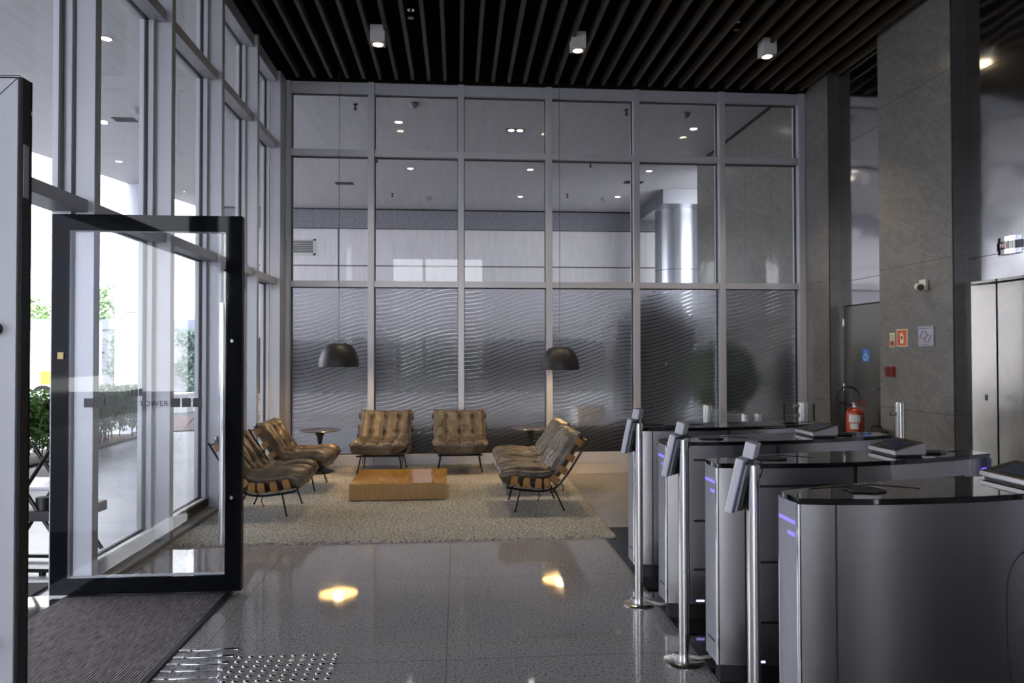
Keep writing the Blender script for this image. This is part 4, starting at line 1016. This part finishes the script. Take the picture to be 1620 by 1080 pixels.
# far wall with dark band
struct(MB().box(9.5, 9.8, 14.0, 19.6, 0, 5.9).build('wall_sky_block', 'concrete_cladding'))  # unseen wall added to keep sky glow off the metal column
wv = struct(MB().box(-6.7, 9.5, 19.2, 19.6, 0, 4.80).build('wall_terrace', 'concrete_cladding'))
MB().box(-6.7, 9.5, 19.12, 19.6, 4.80, 5.9).build('band', 'grey_band', wv)
q = MB(); q.box(-6.5, 9.5, 19.09, 19.12, 5.29, 5.325); q.box(-6.7, 9.5, 19.115, 19.13, 4.785, 4.80); q.box(4.83, 4.86, 9.85, 14.1, 5.285, 5.325); q.build('shadow_gap', 'gasket', wv)
t = thing('louvre_vent', 'white rectangular louvre vent high on the terrace wall at left', 'vent', (-4.25, 19.18, 4.08))
q = MB(); q.box(-0.5, 0.5, -0.03, 0.02, 0, 0.05); q.box(-0.5, 0.5, -0.03, 0.02, 0.38, 0.43); q.box(-0.5, -0.45, -0.03, 0.02, 0, 0.43); q.box(0.45, 0.5, -0.03, 0.02, 0, 0.43); q.build('frame', 'white_paint', t)
q = MB(); [q.prism([(-0.028, 0.055 + k * 0.047), (0.0, 0.075 + k * 0.047), (0.0, 0.083 + k * 0.047), (-0.028, 0.063 + k * 0.047)], -0.46, 0.46, axis='x') for k in range(7)]; q.build('slats', 'white_paint', t)
MB().box(-0.46, 0.46, 0.005, 0.018, 0.03, 0.4).build('backing', 'joint_black', t)
def column(x, y, h, r, mt, label, panel_z):
    t = thing('round_column', label, 'column', (x, y, GZ), 0, 'round clad columns outside')
    MB().lathe([(0.0, 0.0), (r, 0.0), (r, h), (0.0, h)], n=64, close=False).build('cladding', mt, t, smooth=True)
    q = MB()
    for z in panel_z: q.lathe([(r + 0.001, z - 0.006), (r + 0.0015, z + 0.006)], n=64, close=False)
    for a in (-62, 28, 118, 208):
        A = math.radians(a); q.tube([(r * math.cos(A), r * math.sin(A), 0.0), (r * math.cos(A), r * math.sin(A), h)], 0.006, 5)
    q.build('joint', 'gasket', t)
column(-7.32, 17.3, 5.6, 0.60, 'column_panel', 'white panelled round column behind the hedge, seen through the glass door', (2.42, 4.2))
column(5.45, 17.3, 5.0, 0.545, 'column_metal', 'shiny metal round column beyond the back window, beside the stone wall', (1.45, 3.52))
struct(MB().prism([(4.80, 16.3), (8.0, 16.3), (8.0, 18.4), (4.80, 18.4)], 4.98, 5.33).build('ceiling_bulkhead', 'column_metal'))
# soffit lights and fittings
def soff_light(x, y, label):
    t = thing('soffit_downlight', label, 'downlight', (x, y, 5.32), 0, 'round downlights in the terrace soffit')
    MB().lathe([(0.075, -0.001), (0.078, -0.006), (0.062, -0.008), (0.06, -0.001)], n=24, close=False).build('trim_ring', 'white_paint', t, smooth=True)
    MB().lathe([(0.0, -0.0035), (0.06, -0.003)], n=24, close=False).build('lens', 'soffit_glow', t)
q_ = {(-0.965, 11.86): 'front row, leftmost behind the back window', (4.03, 11.86): 'front row, rightmost by the stone wall',
      (-0.97, 14.85): 'middle row, leftmost behind the back window', (1.52, 14.76): 'middle row, centre one', (4.03, 14.7): 'middle row, rightmost by the column',
      (1.54, 17.35): 'far row, centre one', (3.93, 17.2): 'far row, right one',
      (-4.25, 8.95): 'seen through the left glass, nearest the camera', (-5.85, 12.25): 'seen through the left glass, farther one', (-6.72, 14.7): 'seen through the left glass, just above the soffit edge'}
for (x, y), d_ in q_.items(): soff_light(x, y, 'round terrace soffit downlight, ' + d_)
t = thing('twin_downlight', 'dark rectangular twin downlight in the terrace soffit behind the middle window', 'downlight', (1.0, 12.15, 5.32))
MB().box(-0.16, 0.16, -0.08, 0.08, -0.006, -0.001).build('frame', 'gasket', t)
for x in (-0.075, 0.075): MB().lathe([(0.0, -0.012), (0.055, -0.010)], c=(x, 0, 0), n=20, close=False).build('lamp', 'soffit_glow', t)
for x, y, w, lab in ((-2.53, 16.25, 0.40, 'dark slim slot diffuser in the terrace soffit behind the leftmost back window'), (-5.42, 12.05, 0.34, 'dark slot diffuser in the soffit seen through the left glass'), (3.95, 15.7, 0.42, 'dark slot diffuser in the soffit partly behind a mullion')):
    t = thing('slot_diffuser', lab, 'diffuser', (x, y, 5.32), 0, 'dark slot diffusers in the terrace soffit')
    MB().box(-w / 2, w / 2, -0.10, 0.10, -0.014, -0.001).build('frame', 'gasket', t); MB().box(-w / 2 + 0.03, w / 2 - 0.03, -0.06, 0.06, -0.018, -0.014).build('blades', 'scraper_mat', t)
for x, y, lab in ((-1.56, 11.05, 'front, left'), (-1.57, 14.1, 'middle, left'), (-1.55, 17.2, 'far, left'), (2.65, 17.0, 'far, right'), (2.68, 14.15, 'middle, right'), (2.66, 11.0, 'front, right')):
    sprinkler(x, y, 5.235, 'dark sprinkler hanging from the terrace soffit, ' + lab, 'gasket', 0.85, 'sprinklers under the terrace soffit')
for x, y, lab in ((-0.66, 10.95, 'behind the second back window pane'), (-0.70, 17.6, 'far away behind the second back window pane'), (3.64, 11.1, 'behind the fifth back window pane, near the stone wall'), (3.62, 17.4, 'far away behind the fourth back window pane'), (-4.98, 11.5, 'seen through the left glass')):
    t = thing('smoke_detector', 'pale smoke detector on the soffit, ' + lab, 'smoke detector', (x, y, 5.32), 0, 'smoke detectors on the terrace soffit')
    MB().lathe([(0.075, 0.0), (0.075, -0.03), (0.055, -0.05), (0.04, -0.075), (0.0, -0.08)], n=24, close=False).build('body', 'equipment_grey', t, smooth=True)

# foliage helpers
def leaves(n, pos, size, mt, name, parent=None, up=0.4):
    q = MB()
    for k in range(n):
        p, nr = pos()
        d = (nr + Vector((random.gauss(0, 0.5), random.gauss(0, 0.5), random.gauss(0, 0.4) + up))).normalized()
        s_ = size * random.uniform(0.6, 1.3)
        a = d.cross(Vector((random.random() - 0.5, random.random() - 0.5, random.random() - 0.5))).normalized(); b = d.cross(a)
        c0 = p - a * s_; c1 = p + b * s_ * 0.42 + d * s_ * 0.12; c2 = p + a * s_; c3 = p - b * s_ * 0.42 + d * s_ * 0.12
        q.face([c0, c3, c2, c1])
    return q.build(name, mt, parent)
def hedge(name, label, x0, x1, y0, y1, z1, n, parent_mats=('hedge_leaf', 'bark'), size=0.045, zlow=0.25):
    t = thing(name, label, 'hedge', ((x0 + x1) / 2, (y0 + y1) / 2, GZ))
    cx, cy = (x1 - x0) / 2, (y1 - y0) / 2
    def pos():
        f = random.random(); u_ = random.uniform(-1, 1); w_ = random.uniform(-1, 1)
        z = z1 * (1 - (random.random() ** 1.5) * (1 - zlow / z1))
        if f < 0.45: p = Vector((cx * u_, cy * w_, z1 + 0.07 * noise.noise(Vector((u_ * 4, w_ * 14, 0))))); nr = Vector((0, 0, 1))
        elif f < 0.85: p = Vector((cx * (1 - 0.1 * random.random()), cy * w_, z)); nr = Vector((1, 0, 0.3))
        else: p = Vector((cx * u_, -cy, z)); nr = Vector((0, -1, 0.3))
        p += Vector((random.gauss(0, 0.05), random.gauss(0, 0.05), random.gauss(0, 0.035))); return p, nr
    leaves(n, pos, size, parent_mats[0], 'foliage', t)
    q = MB()
    for k in range(int(14 * (y1 - y0))):
        x = random.uniform(-cx, cx) * 0.8; y = random.uniform(-cy, cy); z = z1 * random.uniform(0.6, 0.95)
        q.tube([(x, y, 0), (x + random.gauss(0, 0.04), y + random.gauss(0, 0.04), z * 0.5), (x + random.gauss(0, 0.09), y + random.gauss(0, 0.09), z)], [0.010, 0.008, 0.004], 4)
    q.build('stems', parent_mats[1], t)
    MB().box(-cx * 0.72, cx * 0.72, -cy * 0.99, cy * 0.99, z1 * 0.45, z1 * 0.9).build('branch_core', 'shrub_leaf', t)
    MB().box(-cx, cx, -cy, cy, 0.0, 0.03).build('soil', 'soil', t)
    return t
hedge('clipped_hedge', 'low leafy green hedge along the outer edge of the terrace paving', -6.35, -5.66, 4.5, 13.6, 0.86, 30000, size=0.05)
# dark planting behind the frosted glass
def blob(cx, cy, cz, rx, ry, rz_):
    def pos():
        v = Vector((random.gauss(0, 1), random.gauss(0, 1), random.gauss(0, 1))).normalized()
        r_ = random.uniform(0.72, 1.0) * (1 + 0.25 * noise.noise(v * 2.1 + Vector((cx, cy, cz))))
        return Vector((cx + v.x * rx * r_, cy + v.y * ry * r_, cz + v.z * rz_ * r_)), v
    return pos
t = thing('planter_box', 'long black planter box outside, right against the frosted back window', 'planter', (1.75, 10.325, GZ))
q = MB(); q.box(-3.10, 3.09, -0.50, 0.50, 0.0, 0.455); q.build('box', 'planter_black', t, bevel=0.005)
MB().box(-3.04, 3.05, -0.46, 0.46, 0.456, 0.462).build('soil', 'soil', t)
t = thing('equipment_box', 'light grey box standing on the planter edge behind the frosted glass', 'box', (1.90, 10.30, 0.452))
MB().box(-0.20, 0.20, -0.28, 0.30, 0.0, 0.27).build('housing', 'white_paint', t, bevel=0.008)
MB().tube([(0.10, -0.283, 0.20), (0.10, -0.279, 0.20)], 0.02, 12).build('lock', 'sign_dark', t)
t = thing('leafy_shrub', 'green leafy shrub behind the frosted glass at right', 'shrub', (4.0, 10.45, 0.465))
leaves(2600, blob(0, 0, 0.66, 0.55, 0.40, 0.52), 0.06, 'shrub_leaf', 'foliage', t)
q = MB(); [q.tube([(random.gauss(0, 0.05), random.gauss(0, 0.05), 0), (random.gauss(0, 0.2), random.gauss(0, 0.15), 0.5)], 0.01, 5) for k in range(9)]; q.build('stems', 'bark', t)
t = thing('dark_tree', 'tall dark bushy tree mass blurred behind the frosted glass at right', 'tree', (3.75, 13.2, GZ))
leaves(5200, blob(0, 0, 1.3, 0.75, 0.7, 1.3), 0.11, 'dark_leaf', 'crown', t)
MB().tube([(0, 0, 0), (0.03, 0.02, 1.6)], [0.09, 0.05], 8).build('trunk', 'bark', t)
t = thing('bench_hedge', 'dark hedge on a white bench wall blurred behind the frosted windows', 'hedge', (-1.0, 18.2, GZ))
MB().box(-5.3, 4.9, -0.45, 0.9, 0.0, 0.52).build('bench_wall', 'white_render', t, bevel=0.01)
def pos():
    u_ = random.uniform(-5.0, 4.7); f = random.random()
    z = 0.55 + 1.25 * random.random() ** 0.8
    return Vector((u_, -0.05 - 0.2 * random.random(), z + 0.12 * noise.noise(Vector((u_, 0, 0))))), Vector((0, -1, 0.4))
leaves(9000, pos, 0.12, 'dark_leaf', 'foliage', t)
MB().box(-5.1, 4.8, 0.05, 0.55, 0.5, 1.62).build('branch_core', 'dark_leaf', t)
# yucca behind the left glass
t = thing('yucca_plant', 'spiky yucca with long narrow leaves outside near the back left corner', 'plant', (-3.48, 11.1, GZ))
MB().tube([(0, 0, 0), (0.05, 0.02, 0.6), (0.0, 0.0, 1.25)], [0.07, 0.06, 0.05], 10).build('trunk', 'bark', t)
q = MB()
for k in range(130):
    a = random.uniform(0, 2 * PI); el = random.uniform(-0.6, 1.45); Ln = random.uniform(0.65, 1.0); z0 = random.uniform(0.9, 1.3)
    d = Vector((math.cos(a) * math.cos(el), math.sin(a) * math.cos(el), math.sin(el))); sd_ = d.cross(Vector((0, 0, 1))).normalized()
    pr_ = []
    for s_ in range(6):
        w = s_ / 5; p = Vector((0, 0, z0)) + d * Ln * w + Vector((0, 0, -0.32 * w * w * Ln)); ww = 0.030 * (1 - w) ** 0.6 * (0.6 + 0.4 * min(1, w * 6))
        pr_.append((p - sd_ * ww, p + sd_ * ww))
    for s_ in range(5): q.face([pr_[s_][0], pr_[s_][1], pr_[s_ + 1][1], pr_[s_ + 1][0]])
q.build('leaves', 'yucca_leaf', t)
t = thing('garden_wall', None, None); t['label'] = 'low white garden bench wall beyond the gravel bed'; t['category'] = 'garden wall'; t.location = (-8.0, 18.6, GZ)
MB().box(-1.6, 1.2, 0.0, 0.4, 0.0, 0.44).build('wall_block', 'white_render', t, bevel=0.01); MB().box(-1.65, 1.25, -0.05, 0.45, 0.44, 0.50).build('cap', 'white_render', t, bevel=0.008)
# garden wall, climbers, trees
gw = struct(MB().box(-34, -6.0, 27, 27.3, 0, 2.36).build('wall_garden', 'garden_wall_paint'))
MB().box(-34, -6.0, 26.9, 27.4, 2.36, 2.73).build('coping', 'coping', gw)
MB().box(-9.84, -9.38, 26.97, 27.0, 0.28, 0.52).build('vent_grille', 'scraper_mat', gw)
def climber(x, w, h, n, label, seed):
    random.seed(seed)
    t = thing('climbing_plant', label, 'climbing plant', (x, 26.85, GZ), 0, 'dark climbers on the garden wall')
    def pos():
        z = h * random.random() ** 0.85; a = noise.noise(Vector((seed, z * 1.6, 0))) * 0.35
        return Vector((a + random.gauss(0, w * 0.27) * (0.6 + 0.5 * (z / h)), -0.12 - abs(random.gauss(0, 0.12)), z)), Vector((0, -1, 0.3))
    leaves(n, pos, 0.10, 'climber_leaf', 'foliage', t)
    q = MB(); q.tube([(0, -0.06, 0), (0.1, -0.06, h * 0.4), (-0.05, -0.06, h * 0.8)], [0.05, 0.04, 0.02], 6); q.build('stem', 'bark', t)
for x, w, h, n, lab, sd_ in ((-13.1, 0.40, 2.25, 800, 'left climber seen through the glass door', 3), (-12.05, 0.62, 2.3, 1800, 'bushy climber left of the white column', 5), (-10.85, 0.6, 2.2, 1200, 'climber behind the white column', 9), (-9.6, 0.75, 2.35, 2100, 'climber above the small wall grille', 11), (-15.3, 0.8, 2.0, 1100, 'climber seen in the door gap', 13)):
    climber(x, w, h, n, 'dark green climbing plant on the garden wall, ' + lab, sd_)
random.seed(31)
def tree(x, y, h, r, n, label, sz=0.22):
    t = thing('leafy_tree', label, 'tree', (x, y, GZ), 0, 'trees beyond the garden wall')
    MB().tube([(0, 0, 0), (0.1, 0, h * 0.35), (0, 0.1, h * 0.7)], [0.18, 0.14, 0.08], 8).build('trunk', 'bark', t)
    B1 = [blob(random.gauss(0, r * 0.45), random.gauss(0, r * 0.4), h - r * 0.75 + random.gauss(0, r * 0.25), r * 0.6, r * 0.6, r * 0.5) for k in range(5)]
    leaves(n, lambda: random.choice(B1)(), sz, 'tree_leaf', 'crown', t)
tree(-15.2, 31.0, 4.5, 1.8, 2600, 'pale green tree crown over the garden wall, left of the white column', 0.16)
tree(-18.7, 31.5, 5.0, 1.7, 2200, 'sunlit tree over the garden wall in the gap beside the door frame', 0.16)
# parked white van beyond the hedge
t = thing('white_van', 'small white van with a yellow panel parked beyond the hedge, seen in the door gap', 'van', (-11.8, 20.4, GZ))
MB().prism([(-1.7, 0.35), (1.45, 0.35), (1.45, 2.40), (1.30, 2.48), (0.92, 2.41), (0.48, 2.16), (-0.1, 1.86), (-0.9, 1.15), (-1.6, 0.98), (-1.72, 0.7)], -0.40, 1.3, axis='y').build('body', 'white_render', t, bevel=0.03)
MB().box(-0.6, 1.40, -0.407, -0.40, 1.66, 1.685).build('side_moulding', 'grey_plastic', t)
MB().box(0.68, 0.93, -0.407, -0.40, 0.68, 1.03).build('side_panel', 'yellow_panel', t)
for x in (-1.15, 0.75):
    for y in (-0.36, 1.24): MB().tube([(x, y - 0.08, 0.33), (x, y + 0.08, 0.33)], 0.32, 24).build('wheel', 'tyre', t, smooth=True)
# far buildings
def building(x0, x1, y0, y1, h, floors, cols, label, mt='white_render', basemat=None):
    t = thing('apartment_building', label, 'building', ((x0 + x1) / 2, y0, GZ), 0, 'pale buildings far away')
    w = (x1 - x0) / 2
    MB().box(-w, w, 0, y1 - y0, 0, h).build('wall', mt, t)
    if basemat: MB().box(-w - 0.2, w + 0.2, -1.5, 0, 0, 5.2).build('annexe', basemat, t)
    fh = (h - 1.0) / floors
    for f in range(floors):
        MB().box(-w - 0.05, w + 0.05, -0.15, 0, f * fh + fh - 0.22, f * fh + fh).build('floor_band', 'cream_render', t)
        for c_ in range(cols):
            xx = -w + (c_ + 0.5) * 2 * w / cols
            MB().box(xx - w / cols * 0.42, xx + w / cols * 0.42, -0.06, 0.0, f * fh + fh * 0.35, f * fh + fh * 0.78).build('window', 'building_glass', t)
building(-24.0, -9.5, 46, 56, 11.2, 4, 8, 'white office block with rows of square windows seen under the soffit', 'white_render', 'cream_render')
building(-52.0, -27.0, 62, 74, 22, 8, 5, 'tall pale apartment building far away, washed out by the bright sky')
# street frontage to the left of the entrance, out of frame but mirrored in the black door border and the steel
t = thing('office_block', 'dark glazed office block across the street on the left, seen only in reflections', 'building', (-24, -12, GZ), 0)
MB().box(-6, 0, -30, 17, 0, 26).build('wall', 'grey_band', t)
for f in range(6):
    MB().box(0.0, 0.05, -29, 16, 1.2 + f * 4, 3.6 + f * 4).build('window', 'coping', t)
# folding stand just outside the door
t = thing('folding_stand', 'black folding steel stand with small tray just outside the open door', 'stand', (-2.87, 5.12, GZ), math.radians(-6))
q = MB(); q.tube([(-0.45, 0, 0.0), (0.10, 0, 0.86)], 0.014, 8); q.tube([(-0.45, 0.34, 0.0), (0.10, 0.34, 0.86)], 0.014, 8); q.build('leg', 'chair_steel', t, smooth=True)
q = MB(); q.tube([(0.30, 0, 0.02), (-0.28, 0, 0.86)], 0.014, 8); q.tube([(0.30, 0.34, 0.02), (-0.28, 0.34, 0.86)], 0.014, 8); q.build('leg', 'chair_steel', t, smooth=True)
q = MB(); q.box(-0.42, 0.32, -0.01, 0.02, 0.02, 0.045); q.box(-0.42, 0.32, 0.33, 0.36, 0.02, 0.045); q.tube([(0.05, 0.0, -0.0), (0.05, 0.0, 0.03)], 0.022, 10); q.build('foot_bar', 'chair_steel', t)
MB().box(-0.30, 0.28, -0.03, 0.36, 0.37, 0.44).build('tray', 'rubber', t, bevel=0.006)
MB().box(-0.32, 0.20, -0.03, 0.38, 0.58, 0.60).build('shelf', 'white_aluminium', t, bevel=0.008)
MB().tube([(0.02, 0.05, 0.44), (0.02, 0.05, 0.52)], 0.05, 14).build('knob', 'black_plastic', t, smooth=True)
